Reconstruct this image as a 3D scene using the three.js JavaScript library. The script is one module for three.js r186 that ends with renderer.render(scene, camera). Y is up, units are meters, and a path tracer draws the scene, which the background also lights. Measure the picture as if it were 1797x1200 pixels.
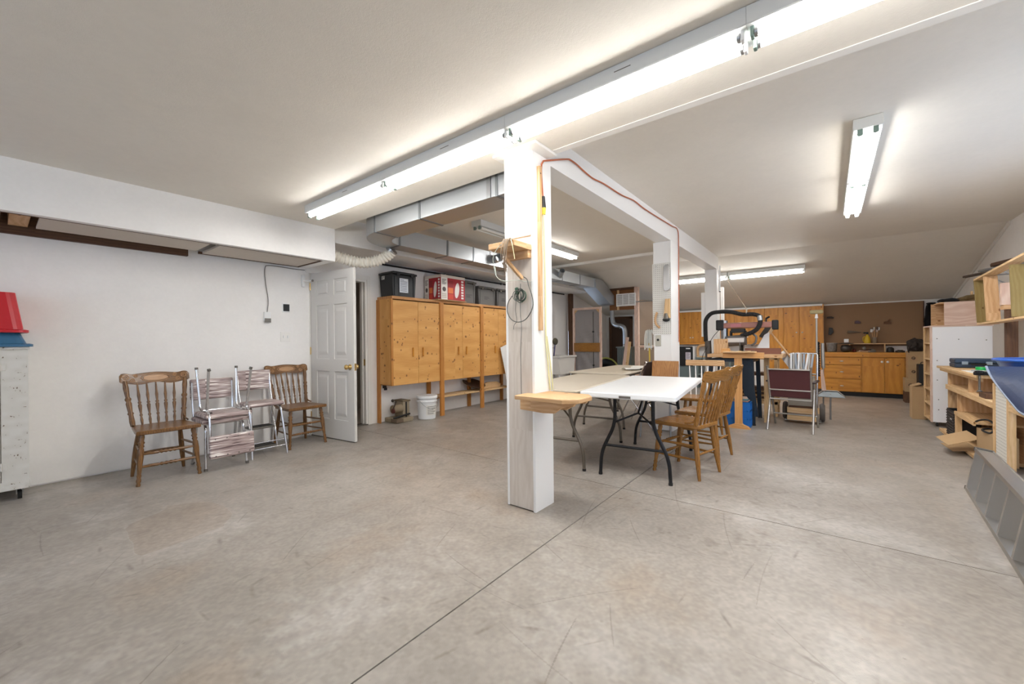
import * as THREE from 'three';
import { RoundedBoxGeometry } from 'three/addons/geometries/RoundedBoxGeometry.js';
import { mergeGeometries } from 'three/addons/utils/BufferGeometryUtils.js';
import { RectAreaLightUniformsLib } from 'three/addons/lights/RectAreaLightUniformsLib.js';

// ---------------------------------------------------------------- camera, sky, exposure
const scene = new THREE.Scene();
const camera = new THREE.PerspectiveCamera(80.216, 1797 / 1200, 0.05, 100);
{
  const yaw = 0.663094, pitch = 0.001056, roll = 0.009917;
  const f = new THREE.Vector3(-Math.sin(yaw), 0, -Math.cos(yaw)), r = new THREE.Vector3(Math.cos(yaw), 0, -Math.sin(yaw)), d = new THREE.Vector3(0, -1, 0);
  const f2 = f.clone().multiplyScalar(Math.cos(pitch)).addScaledVector(d, Math.sin(pitch));
  const d2 = d.clone().multiplyScalar(Math.cos(pitch)).addScaledVector(f, -Math.sin(pitch));
  const r3 = r.clone().multiplyScalar(Math.cos(roll)).addScaledVector(d2, Math.sin(roll));
  const d3 = d2.clone().multiplyScalar(Math.cos(roll)).addScaledVector(r, -Math.sin(roll));
  camera.quaternion.setFromRotationMatrix(new THREE.Matrix4().makeBasis(r3, d3.negate(), f2.negate()));
  camera.position.set(0, 1.147, 0);
}
scene.add(camera);
const renderer = new THREE.WebGLRenderer({ antialias: true });
renderer.toneMapping = THREE.LinearToneMapping;
renderer.toneMappingExposure = 1.15;
renderer.shadowMap.enabled = true;
RectAreaLightUniformsLib.init();
scene.background = new THREE.Color().setRGB(2.6, 3.2, 4.2);      // overcast daylight outside the windows
const TUBE_GLOW = 25, TUBE_LIGHT = 23, TUBE_COLOR = new THREE.Color().setRGB(1.0, 0.982, 0.96);

// ---------------------------------------------------------------- helpers
function rng(a) { return () => { a |= 0; a = a + 0x6D2B79F5 | 0; let t = Math.imul(a ^ a >>> 15, 1 | a); t = t + Math.imul(t ^ t >>> 7, 61 | t) ^ t; return ((t ^ t >>> 14) >>> 0) / 4294967296; }; }
const rnd = rng(20240611);
const V = (x, y, z) => new THREE.Vector3(x, y, z);
const taken = {};
function numbered(n) { if (!(n in taken)) { taken[n] = 0; return n; } taken[n]++; return n + '_' + String(taken[n]).padStart(3, '0'); }
function strip(g) { if (g.index) g = g.toNonIndexed(); for (const k of Object.keys(g.attributes)) if (!['position', 'normal', 'uv'].includes(k)) g.deleteAttribute(k); if (!g.attributes.uv) g.setAttribute('uv', new THREE.BufferAttribute(new Float32Array(g.attributes.position.count * 2), 2)); return g; }
function tf(g, x = 0, y = 0, z = 0, rx = 0, ry = 0, rz = 0) { g.applyMatrix4(new THREE.Matrix4().compose(V(x, y, z), new THREE.Quaternion().setFromEuler(new THREE.Euler(rx, ry, rz, 'YXZ')), V(1, 1, 1))); return g; }
function B(w, h, d, x = 0, y = 0, z = 0, bev = 0, rx = 0, ry = 0, rz = 0) { const g = bev > 0 ? new RoundedBoxGeometry(w, h, d, bev > 0.012 ? 3 : 1, Math.min(bev, w / 2.01, h / 2.01, d / 2.01)) : new THREE.BoxGeometry(w, h, d); return tf(strip(g), x, y, z, rx, ry, rz); }
// box from min to max corner
function BB(x0, x1, y0, y1, z0, z1, bev = 0) { return B(Math.abs(x1 - x0), Math.abs(y1 - y0), Math.abs(z1 - z0), (x0 + x1) / 2, (y0 + y1) / 2, (z0 + z1) / 2, bev); }
function aim(g, a, b) { const d = b.clone().sub(a), q = new THREE.Quaternion().setFromUnitVectors(V(0, 1, 0), d.clone().normalize()); g.applyMatrix4(new THREE.Matrix4().compose(a.clone().add(b).multiplyScalar(0.5), q, V(1, 1, 1))); return g; }
const v3 = a => Array.isArray(a) ? V(...a) : a;
function bar(a, b, r, r2 = r, seg = 10) { a = v3(a); b = v3(b); return aim(strip(new THREE.CylinderGeometry(r2, r, a.distanceTo(b), seg)), a, b); }
// rectangular bar between two points: w across, h the other way
function beam(a, b, w, h, bev = 0) { a = v3(a); b = v3(b); const L = a.distanceTo(b); const g = bev ? strip(new RoundedBoxGeometry(w, L, h, 1, bev)) : strip(new THREE.BoxGeometry(w, L, h)); return aim(g, a, b); }
function rod(pts, r, seg = 7, n = 0, tension = 0.5) { const c = new THREE.CatmullRomCurve3(pts.map(v3), false, 'catmullrom', tension); return strip(new THREE.TubeGeometry(c, n || Math.max(6, pts.length * 6), r, seg, false)); }
// a bent pipe: straight runs with rounded corners
function pipe(pts, r, bend = 0.06, seg = 8) {
  const P = pts.map(v3), cp = new THREE.CurvePath();
  let last = P[0];
  for (let i = 1; i < P.length - 1; i++) {
    const a = P[i - 1], b = P[i], c = P[i + 1], k = Math.min(bend, a.distanceTo(b) * 0.45, b.distanceTo(c) * 0.45);
    const p = b.clone().lerp(a, k / a.distanceTo(b)), q = b.clone().lerp(c, k / b.distanceTo(c));
    cp.add(new THREE.LineCurve3(last, p)); cp.add(new THREE.QuadraticBezierCurve3(p, b, q)); last = q;
  }
  cp.add(new THREE.LineCurve3(last, P[P.length - 1]));
  const list = []; for (const c of cp.curves) { const n = c.isLineCurve3 ? 1 : 5; for (let i = 0; i < n; i++) list.push(c.getPoint(i / n)); } list.push(P[P.length - 1]);
  const curve = new THREE.CurvePath(); for (let i = 1; i < list.length; i++) curve.add(new THREE.LineCurve3(list[i - 1], list[i]));
  const path = new (class extends THREE.Curve { getPoint(t) { const s = t * (list.length - 1), i = Math.min(list.length - 2, Math.floor(s)); return list[i].clone().lerp(list[i + 1], s - i); } getPointAt(t) { return this.getPoint(t); } getTangentAt(t) { const s = Math.round(t * (list.length - 1)), a = list[Math.max(0, s - 1)], b = list[Math.min(list.length - 1, s + 1)]; return b.clone().sub(a).normalize(); } getTangent(t) { return this.getTangentAt(t); } })();
  return strip(new THREE.TubeGeometry(path, list.length - 1, r, seg, false));
}
// turned wood between two points; prof = [[t, r], ...]
function turn(a, b, prof, seg = 10) { a = v3(a); b = v3(b); const L = a.distanceTo(b); const pts = prof.map(([t, r]) => new THREE.Vector2(r, (t - 0.5) * L)); return aim(strip(new THREE.LatheGeometry(pts, seg)), a, b); }
function lathe(prof, x = 0, y = 0, z = 0, seg = 24) { return tf(strip(new THREE.LatheGeometry(prof.map(([r, h]) => new THREE.Vector2(Math.max(r, 1e-4), h)), seg)), x, y, z); }
function ext(pts, depth, bev = 0, holes = []) { const s = new THREE.Shape(pts.map(p => new THREE.Vector2(...p))); for (const h of holes) s.holes.push(new THREE.Path(h.map(p => new THREE.Vector2(...p)))); return strip(new THREE.ExtrudeGeometry(s, { depth: depth - 2 * bev, bevelEnabled: bev > 0, bevelThickness: bev, bevelSize: bev, bevelOffset: -bev, bevelSegments: 1, curveSegments: 6 })).translate(0, 0, bev); }
const sph = (r, x, y, z, sx = 1, sy = 1, sz = 1, n = 14) => strip(new THREE.SphereGeometry(r, n, Math.ceil(n * 0.7))).scale(sx, sy, sz).translate(x, y, z);
const tor = (R, r, x, y, z, rx = 0, ry = 0, rz = 0, n = 24) => tf(strip(new THREE.TorusGeometry(R, r, 7, n)), x, y, z, rx, ry, rz);
// texture coordinates in metres, v along the grain axis (0 x, 1 y, 2 z)
function metres(g, grain = 1, off = 0) {
  const p = g.attributes.position, u = g.attributes.uv, a = V(), b = V(), c = V(), n = V();
  for (let i = 0; i < p.count; i += 3) {
    a.fromBufferAttribute(p, i); b.fromBufferAttribute(p, i + 1); c.fromBufferAttribute(p, i + 2);
    n.copy(b).sub(a).cross(c.clone().sub(a)); const an = [Math.abs(n.x), Math.abs(n.y), Math.abs(n.z)];
    const k = an.indexOf(Math.max(...an)); let ax = [0, 1, 2].filter(q => q !== k), vi = ax.includes(grain) ? grain : ax[1], ui = ax.find(q => q !== vi);
    [a, b, c].forEach((q, j) => { const e = [q.x, q.y, q.z]; u.setXY(i + j, e[ui] + off * 1.37 + k * 0.31, e[vi] + off); });
  }
  return g;
}
const matGrain = new Map();
function mesh(name, geos, mat, parent, grain) {
  const list = (Array.isArray(geos) ? geos : [geos]).map(strip);
  const g = list.length > 1 ? mergeGeometries(list) : list[0];
  if (mat.userData.metric) { g.computeBoundingBox(); const s = g.boundingBox.getSize(V()); const e = [s.x, s.y, s.z]; metres(g, grain ?? e.indexOf(Math.max(...e)), mat.userData.metric === 2 ? 0 : rnd() * 3); }
  const m = new THREE.Mesh(g, mat); m.name = parent ? name : numbered(name); (parent || scene).add(m); return m;
}
function tag(o, label, category, group) { o.userData.label = label; o.userData.category = category; if (group) o.userData.group = group; return o; }
function thing(name, label, category, pos = [0, 0, 0], turnY = 0, group) { const o = new THREE.Group(); o.name = numbered(name); o.position.set(...pos); o.rotation.y = turnY; scene.add(o); return tag(o, label, category, group); }
function struct(name, geos, mat, grain) { const m = mesh(name, geos, mat, null, grain); m.userData.kind = 'structure'; return m; }
function structGroup(name) { const o = new THREE.Group(); o.name = numbered(name); o.userData.kind = 'structure'; scene.add(o); return o; }
function copyOf(o, pos, turnY, label, group) { const c = o.clone(); c.name = numbered(o.name.replace(/_\d{3}$/, '')); c.userData = { ...o.userData }; c.position.set(...pos); c.rotation.y = turnY; if (label) c.userData.label = label; if (group) c.userData.group = group; scene.add(c); return c; }

// ---------------------------------------------------------------- textures
function noiseGrid(seed, n) { const r = rng(seed), a = new Float32Array(n * n); for (let i = 0; i < a.length; i++) a[i] = r(); return (x, y) => { const xi = Math.floor(x), yi = Math.floor(y), fx = x - xi, fy = y - yi, sx = fx * fx * (3 - 2 * fx), sy = fy * fy * (3 - 2 * fy), m = n - 1; const g = (i, j) => a[((j % n + n) % n) * n + ((i % n + n) % n)]; return (g(xi, yi) * (1 - sx) + g(xi + 1, yi) * sx) * (1 - sy) + (g(xi, yi + 1) * (1 - sx) + g(xi + 1, yi + 1) * sx) * sy; }; }
function dataTex(n, fn, srgb = true) {
  const d = new Uint8Array(n * n * 4);
  for (let y = 0; y < n; y++) for (let x = 0; x < n; x++) { const c = fn(x / n, y / n), i = (y * n + x) * 4; for (let k = 0; k < 3; k++) d[i + k] = Math.max(0, Math.min(255, c[k] * 255)); d[i + 3] = 255; }
  const t = new THREE.DataTexture(d, n, n); t.wrapS = t.wrapT = THREE.RepeatWrapping; t.magFilter = THREE.LinearFilter; t.minFilter = THREE.LinearMipmapLinearFilter; t.generateMipmaps = true; if (srgb) t.colorSpace = THREE.SRGBColorSpace; t.needsUpdate = true; return t;
}
const mix = (a, b, t) => a + (b - a) * t, mix3 = (a, b, t) => [mix(a[0], b[0], t), mix(a[1], b[1], t), mix(a[2], b[2], t)], cl = x => Math.max(0, Math.min(1, x));
const hex = h => [(h >> 16 & 255) / 255, (h >> 8 & 255) / 255, (h & 255) / 255];
// sawn wood: light and dark rings, optional knots; one tile = size metres
function woodTex(seed, c0, c1, { rings = 26, knots = 0, knotColor = 0x4a2a12, n = 512, wave = 0.06, knotStretch = 1.6, knotSize = 0.012, fine = 0.5 } = {}) {
  const a = hex(c0), b = hex(c1), kc = hex(knotColor), N = noiseGrid(seed, 64), F = noiseGrid(seed + 5, 128), r = rng(seed + 9), K = [];
  for (let i = 0; i < knots; i++) K.push([r(), r(), knotSize * (0.6 + r() * 0.9)]);
  return dataTex(n, (u, v) => {
    let w = N(u * 8, v * 2 + 3) * wave + N(u * 16, v * 4) * wave * 0.4, k = 0;
    for (const [x, y, s] of K) { let dx = Math.abs(u - x), dy = Math.abs(v - y); dx = Math.min(dx, 1 - dx); dy = Math.min(dy, 1 - dy) / knotStretch; const d = Math.hypot(dx, dy); if (d < s * 7) { w += 0.05 * Math.exp(-d / s / 1.6); k = Math.max(k, cl(1.5 - d / s)); } }
    const ring = 0.5 + 0.5 * Math.sin((u + w) * Math.PI * 2 * rings), g = F(u * 128, v * 16) * fine + N(u * 4, v * 4) * 0.5;
    let c = mix3(a, b, cl(ring * 0.45 + g * 0.6 - 0.1)); return mix3(c, kc, k * 0.9);
  });
}
function M(color, o = {}) { const { metric, ...q } = o; const phys = ['clearcoat', 'transmission', 'sheen', 'anisotropy', 'ior'].some(k => k in q); const m = new (phys ? THREE.MeshPhysicalMaterial : THREE.MeshStandardMaterial)({ color, roughness: 0.6, ...q }); if (metric || q.map || q.bumpMap) m.userData.metric = metric ?? 1; return m; }
function rep(t, s) { const c = t.clone(); c.repeat.set(1 / s, 1 / s); c.needsUpdate = true; return c; }

const fineNoise = (() => { const a = noiseGrid(3, 128), b = noiseGrid(4, 32); return dataTex(256, (u, v) => { const g = 0.6 * a(u * 128, v * 128) + 0.4 * b(u * 32, v * 32); return [g, g, g]; }, false); })();
const wallTex = (() => { const a = noiseGrid(31, 8), b = noiseGrid(32, 32), c = noiseGrid(33, 128); return dataTex(512, (u, v) => { const g = 0.965 + 0.012 * a(u * 8, v * 8) + 0.008 * b(u * 32, v * 32) + 0.01 * c(u * 128, v * 128); return [g, g * 0.997, g * 0.992]; }); })();
const concrete = (() => {
  const n1 = noiseGrid(41, 8), n2 = noiseGrid(42, 32), n3 = noiseGrid(43, 128), n4 = noiseGrid(44, 512), n5 = noiseGrid(45, 16), n6 = noiseGrid(46, 64), n7 = noiseGrid(47, 256), r = rng(77), S = [];
  for (let i = 0; i < 300; i++) S.push([r(), r(), 0.0004 + r() * r() * 0.0012, 0.2 + r() * 0.4]);
  const n = 2048, spots = new Float32Array(n * n);
  for (const [x, y, s, k] of S) { const R = Math.ceil(s * n) + 1, cx = Math.floor(x * n), cy = Math.floor(y * n); for (let j = -R; j <= R; j++) for (let i = -R; i <= R; i++) { const d = Math.hypot(i, j * (1 + (k - 0.4))) / (s * n), q = ((cy + j + n) % n) * n + (cx + i + n) % n; spots[q] = Math.max(spots[q], cl(1.2 - d) * k); } }
  // scuffs and hairline scratches
  for (let i = 0; i < 650; i++) { const x = r(), y = r(), thin = r() < 0.35, a = r() * Math.PI, L = (thin ? 0.012 + r() * 0.03 : 0.003 + r() * 0.009) * n, wd = (thin ? 0.0004 : 0.0007 + r() * 0.0014) * n, k = thin ? 0.25 + r() * 0.25 : 0.18 + r() * 0.42, ca = Math.cos(a), sa = Math.sin(a), R = Math.ceil(L) + 2; for (let j = -R; j <= R; j++) for (let q = -R; q <= R; q++) { const s = q * ca + j * sa, t = -q * sa + j * ca + (thin ? 0.0006 * s * s : 0), d = Math.hypot(s / L, t / wd); if (d < 1) { const at = ((Math.floor(y * n) + j + n) % n) * n + (Math.floor(x * n) + q + n) % n; spots[at] = Math.max(spots[at], k * (thin ? 1 : (1 - d) * (0.5 + n7(q * 0.31 + 9, j * 0.29 + 4)))); } } }
  const A = hex(0xa69f96), Bc = hex(0x8e867d), D = hex(0x6d655b), W = hex(0xb8b4ae), BR = hex(0x9a8b7c);
  const patch = [[-3.53, -0.5], [-3.04, -0.56], [-3.02, -0.74], [-3.06, -0.98], [-3.46, -1.01], [-3.75, -0.94], [-3.81, -0.73]];   // old damp square left on the slab
  const inPoly = (x, z) => { let c = false; for (let i = 0, j = patch.length - 1; i < patch.length; j = i++) { const [xi, zi] = patch[i], [xj, zj] = patch[j]; if ((zi > z) !== (zj > z) && x < (xj - xi) * (z - zi) / (zj - zi) + xi) c = !c; } return c; };
  const col = dataTex(n, (u, v) => {
    const wx = n2(u * 32, v * 32) * 0.03, wy = n2(u * 32 + 9, v * 32 + 4) * 0.03;
    const blot = n1((u + wx) * 8, (v + wy) * 8) * 0.4 + n5((u + wx) * 16, v * 16) * 0.25 + n2(u * 32, v * 32) * 0.2 + n6(u * 64, v * 64) * 0.15, fine = n3(u * 128, v * 128), f2 = n7(u * 256, v * 256), gr = n4(u * 512, v * 512);
    let c = mix3(A, Bc, cl((blot - 0.25) * 1.6)); c = mix3(c, W, 0.5 * cl((n3((u - wy) * 128, v * 128) * 0.35 + n5(u * 16 + 5, v * 16) * 0.65 - 0.6) * 3)); c = mix3(c, BR, 0.55 * cl((n5(v * 16, u * 16 + 3) * 0.5 + n2(u * 32 + 11, v * 32) * 0.3 + fine * 0.2 - 0.56) * 3.5));
    c = mix3(c, D, 0.5 * cl((n6(u * 64 + 7, v * 64 + 2) * 0.3 + f2 * 0.4 + n1(u * 8 + 2, v * 8 + 5) * 0.3 - 0.64) * 4)); { const X = u * 7.2 - 0.31 - 7.2 + (wx - 0.015) * 6, Z = v * 7.2 - 7.2 + (wy - 0.015) * 6; const k = (inPoly(X, Z) ? 1 : 0) + (inPoly(X - 0.05, Z) ? 1 : 0); if (k === 2) c = mix3(c, BR, 0.45); else if (k === 1) c = mix3(c, W, 0.22); } c = mix3(c, D, 0.95 * spots[(Math.floor(v * n) % n) * n + Math.floor(u * n) % n]); const g = 0.92 + gr * 0.1 + f2 * 0.06; return [c[0] * g, c[1] * g, c[2] * g];
  });
  const rough = dataTex(512, (u, v) => { const g = 0.28 + 0.16 * n1(u * 8, v * 8) + 0.12 * n6(u * 64, v * 64); return [g, g, g]; }, false);
  return { col, rough };
})();
const T = {
  pine: woodTex(101, 0xdab58a, 0xbb8d5c, { rings: 14, knots: 3, knotColor: 0x7a4a20, wave: 0.09 }),
  stud: woodTex(103, 0xe2c196, 0xc8a06c, { rings: 18, knots: 2, knotColor: 0x8a5a2c }),
  ply: woodTex(105, 0xe2ac66, 0xcd9148, { rings: 5, knots: 60, knotColor: 0x74481f, wave: 0.16, knotStretch: 0.8, knotSize: 0.0085, n: 1024 }),
  knotty: woodTex(107, 0xdc9a3c, 0xbd7824, { rings: 7, knots: 9, knotColor: 0x4a220c, wave: 0.12, knotStretch: 0.5, knotSize: 0.016 }),
  oak: woodTex(109, 0x936a3c, 0x5c3d1f, { rings: 22, wave: 0.1, fine: 0.9 }),
  golden: woodTex(111, 0xaa783a, 0x7e5424, { rings: 20, wave: 0.12, fine: 0.9 }),
  fir: woodTex(113, 0xe4cdbd, 0xc6a08c, { rings: 9, wave: 0.3, fine: 0.4 }),
  dark: woodTex(115, 0x6b4a30, 0x4a3020, { rings: 16 }),
};
const mat = {
  wall: M(0xfbf9f6, { map: rep(wallTex, 2.2), bumpMap: rep(fineNoise, 0.25), bumpScale: 0.0003, roughness: 0.75, metric: 2 }),
  ceiling: M(0xf1ebe0, { map: rep(wallTex, 2.7), bumpMap: rep(fineNoise, 0.3), bumpScale: 0.0005, roughness: 0.6, metric: 2 }),
  floor: M(0xffffff, { map: rep(concrete.col, 7.2), roughnessMap: rep(concrete.rough, 7.2), roughness: 0.95, bumpMap: rep(fineNoise, 0.4), bumpScale: 0.0004, metric: 2 }),
  grout: M(0x3d362e, { roughness: 0.95 }),
  whitePaint: M(0xf5f3ef, { roughness: 0.45, bumpMap: rep(fineNoise, 0.4), bumpScale: 0.0003 }),
  trim: M(0xf1eee8, { roughness: 0.4 }),
  doorPaint: M(0xd3d0ca, { roughness: 0.42 }),
  plyPaint: M(0xd2c7ba, { map: rep(wallTex, 0.8), roughness: 0.6 }),
  brass: M(0xd9b878, { metalness: 1, roughness: 0.25 }),
  chrome: M(0xd8d8da, { metalness: 1, roughness: 0.16 }),
  steel: M(0xa9abad, { metalness: 1, roughness: 0.38 }),
  galv: M(0xb9bdc0, { metalness: 0.9, roughness: 0.42, bumpMap: rep(fineNoise, 0.12), bumpScale: 0.0004 }),
  alu: M(0xbab6b0, { metalness: 1, roughness: 0.42, bumpMap: rep(fineNoise, 0.1), bumpScale: 0.0003 }),
  blackMetal: M(0x17171a, { roughness: 0.42, metalness: 0.3 }),
  black: M(0x151516, { roughness: 0.55 }),
  rubber: M(0x1d1c1c, { roughness: 0.8 }),
  greyMetal: M(0x6f6a63, { roughness: 0.45, metalness: 0.5 }),
  ply: M(0xffffff, { map: rep(T.ply, 1.25), roughness: 0.5 }),
  plyEdge: M(0xf6e0c4, { map: rep(T.pine, 0.6), roughness: 0.6 }),
  knotty: M(0xffffff, { map: rep(T.knotty, 0.8), roughness: 0.38 }),
  oak: M(0xffffff, { map: rep(T.oak, 0.35), roughness: 0.28 }),
  golden: M(0xffffff, { map: rep(T.golden, 0.35), roughness: 0.25 }),
  pine: M(0xffffff, { map: rep(T.pine, 0.5), roughness: 0.6 }),
  stud: M(0xffffff, { map: rep(T.stud, 0.5), roughness: 0.7 }),
  fir: M(0xffffff, { map: rep(T.fir, 0.6), roughness: 0.7 }),
  darkWood: M(0xffffff, { map: rep(T.dark, 0.4), roughness: 0.7 }),
  white: M(0xf2f2f0, { roughness: 0.4 }),
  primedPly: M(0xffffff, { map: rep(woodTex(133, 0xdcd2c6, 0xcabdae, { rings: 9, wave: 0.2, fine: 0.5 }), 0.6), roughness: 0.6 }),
  whitePlastic: M(0xeff0f0, { roughness: 0.38 }),
  cardboard: M(0xb99a72, { map: rep(wallTex, 0.5), roughness: 0.85 }),
  orangeCord: M(0xb4603a, { roughness: 0.5 }),
  yellowCord: M(0xe8e2ae, { roughness: 0.55 }),
};

// ---------------------------------------------------------------- setting
const XL = -5.12, XR = 1.83, ZF = -11.05, ZB = 3.3, YN = 2.44, YF = 2.62, ZS = -2.40, ZC = -7.98, YW = 1.87;
{
  const floor = structGroup('floor');
  mesh('slab_bed', BB(-5.3, 2.0, -0.2, -0.03, -11.3, 3.5), mat.grout, floor);
  const xs = [-5.3, -1.276, 2.0], zs = [3.5, -3.0, -7.4, -11.3], g = 0.0035;
  for (let i = 0; i < 2; i++) for (let j = 0; j < 3; j++) mesh('slab', BB(xs[i] + g, xs[i + 1] - g, -0.05, 0, zs[j + 1] + g, zs[j] - g), mat.floor, floor, 2);
  // hallway floor beyond the door
  mesh('threshold', BB(-5.24, -5.1, 0.0, 0.012, -3.24, -2.45, 0.004), mat.greyMetal, floor);
}
struct('wall_left', [BB(XL - 0.12, XL, 0.014, 2.75, -2.44, ZB), BB(XL - 0.12, XL - 0.015, 0, 0.014, -2.44, ZB), BB(XL - 0.12, XL, 2.03, 2.75, -3.25, -2.44), BB(XL - 0.12, XL, 0, 2.75, -8.82, -3.25), BB(XL - 0.12, XL, 0, 0.74, -9.7, -8.82), BB(XL - 0.12, XL, 1.45, 2.75, -9.7, -8.82), BB(XL - 0.12, XL, 0, 2.75, ZF, -9.7)], mat.wall);
struct('wall_right', [BB(XR, XR + 0.12, 0, 2.75, -2.6, ZB), BB(XR, XR + 0.12, 0, 0.95, -5.4, -2.6), BB(XR, XR + 0.12, 2.05, 2.75, -5.4, -2.6), BB(XR, XR + 0.12, 0, 2.75, ZF, -5.4)], mat.wall);
struct('wall_far', BB(XL - 0.12, XR + 0.12, 0, 2.1, ZF - 0.12, ZF), mat.wall);
struct('wall_back', [BB(XL - 0.12, -4.2, 0, 2.62, ZB, ZB + 0.12), BB(1.0, XR + 0.12, 0, 2.62, ZB, ZB + 0.12), BB(-1.9, -1.3, 0, 2.62, ZB, ZB + 0.12), BB(-4.2, -1.9, 2.15, 2.62, ZB, ZB + 0.12), BB(-4.2, -1.9, 0, 1.0, ZB, ZB + 0.12), BB(-1.3, 1.0, 2.15, 2.62, ZB, ZB + 0.12), BB(-1.3, 1.0, 0, 1.0, ZB, ZB + 0.12)], mat.wall);
struct('ceiling', BB(XL - 0.12, XR + 0.12, YN, 2.74, ZS, ZB + 0.12), mat.ceiling);
struct('ceiling_raised', BB(XL - 0.12, XR + 0.12, YF, 2.74, ZC - 0.05, ZS), mat.ceiling);
{
  const dy = YW - YF, dz = ZF - 0.12 - ZC, L = Math.hypot(dy, dz) + 0.02, a = Math.atan2(YF - YW, -(ZF - ZC));
  struct('ceiling_slope', tf(B(XR - XL + 0.24, 0.12, L + 0.1, 0, 0.06, -L / 2), (XL + XR) / 2, YF, ZC, -a), mat.ceiling);
}
// windows that the camera does not face (daylight) and the small one beyond the sink
function windowAt(x0, x1, y0, y1, z0, z1, axis) {
  const w = structGroup('window_' + (windowAt.n = (windowAt.n || 0) + 1)), f = 0.05;
  const glass = M(0xffffff, { transmission: 1, roughness: 0.02, thickness: 0, ior: 1.45 });
  const zm = (z0 + z1) / 2, xm = (x0 + x1) / 2;
  if (axis === 'x') { mesh('window_frame', [BB(x0, x1, y0, y0 + f, z0, z1), BB(x0, x1, y1 - f, y1, z0, z1), BB(x0, x1, y0 + f, y1 - f, z0, z0 + f), BB(x0, x1, y0 + f, y1 - f, z1 - f, z1), BB(x0, x1, y0 + f, y1 - f, zm - 0.02, zm + 0.02)], mat.trim, w); for (const [a, b] of [[z0 + f, zm - 0.02], [zm + 0.02, z1 - f]]) mesh('pane', BB(xm - 0.003, xm + 0.003, y0 + f, y1 - f, a, b), glass, w); }
  else { mesh('window_frame', [BB(x0, x1, y0, y0 + f, z0, z1), BB(x0, x1, y1 - f, y1, z0, z1), BB(x0, x0 + f, y0 + f, y1 - f, z0, z1), BB(x1 - f, x1, y0 + f, y1 - f, z0, z1), BB(xm - 0.02, xm + 0.02, y0 + f, y1 - f, z0, z1)], mat.trim, w); for (const [a, b] of [[x0 + f, xm - 0.02], [xm + 0.02, x1 - f]]) mesh('pane', BB(a, b, y0 + f, y1 - f, zm - 0.003, zm + 0.003), glass, w); }
}
windowAt(XR + 0.02, XR + 0.1, 0.95, 2.05, -5.4, -2.6, 'x');
windowAt(XL - 0.1, XL - 0.02, 0.74, 1.45, -9.7, -8.82, 'x');
windowAt(-4.2, -1.9, 1.0, 2.15, ZB + 0.02, ZB + 0.1, 'z');
windowAt(-1.3, 1.0, 1.0, 2.15, ZB + 0.02, ZB + 0.1, 'z');
// dropped box along the left wall with its opened underside
struct('wall_left_bulkhead', [BB(-4.47, -4.405, 2.075, YN, ZS, ZB), BB(XL, -4.47, 2.2, YN, ZS, ZB), BB(XL, -4.47, 2.075, 2.2, ZS, ZS + 0.09)], mat.wall);
{
  const s = structGroup('trim_1');     // boards and framing left bare under the bulkhead
  mesh('ledger_board', BB(-5.12, -5.075, 2.04, 2.2, -1.22, ZB), mat.darkWood, s);
  for (const z of [2.6, 1.4, 0.6, -0.13]) mesh('blocking', BB(-5.05, -4.49, 2.10, 2.2, z - 0.05, z + 0.05), mat.pine, s);
  mesh('board', BB(-4.97, -4.50, 2.083, 2.1, -1.26, -0.22), mat.plyPaint, s);
  mesh('board', BB(-4.97, -4.50, 2.083, 2.1, -0.04, 1.1), mat.plyPaint, s);
  mesh('board', BB(-5.05, -4.52, 2.078, 2.098, -2.27, -1.33), mat.plyPaint, s);
  mesh('edging', [BB(-4.50, -4.485, 2.076, 2.11, -2.3, ZB), BB(-5.08, -4.5, 2.076, 2.10, -2.30, -2.28), BB(-5.08, -5.06, 2.076, 2.10, -2.28, -1.3)], mat.darkWood, s);
}
// box over the cabinets
struct('wall_left_header', BB(XL, -4.5, 2.31, YF, -8.9, ZS), mat.wall);
struct('trim_2', BB(-1.465, XR, YN - 0.004, YN, ZS, ZS + 0.055), mat.trim);
struct('trim_3', BB(-5.12, -1.735, 2.575, YF, -6.86, -6.79), mat.trim);
struct('trim_4', [BB(-3.3, XR, 1.855, 1.885, ZF, ZF + 0.02)], mat.trim);
struct('trim_5', [tf(B(0.015, 0.05, 3.2, 0, 0, 0), XR - 0.01, (YF + YW) / 2 - 0.02, (ZC + ZF) / 2, -Math.atan2(YF - YW, ZC - ZF))], mat.trim);
// long beam carried by the three posts
struct('trim_6', BB(-1.735, -1.55, 2.39, YF, -8.0, ZS - 0.0), mat.whitePaint);
// hallway behind the open door
struct('wall_hallway', [BB(-6.6, -6.5, 0, 2.5, -4.2, -1.5), BB(-6.5, -5.24, 0, 2.5, -1.6, -1.5), BB(-6.5, -5.24, 0, 2.5, -4.2, -4.1), BB(-6.6, -5.24, 2.4, 2.5, -4.2, -1.5), BB(-6.6, -5.24, -0.1, 0, -4.2, -1.5)], mat.plyPaint);

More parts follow.
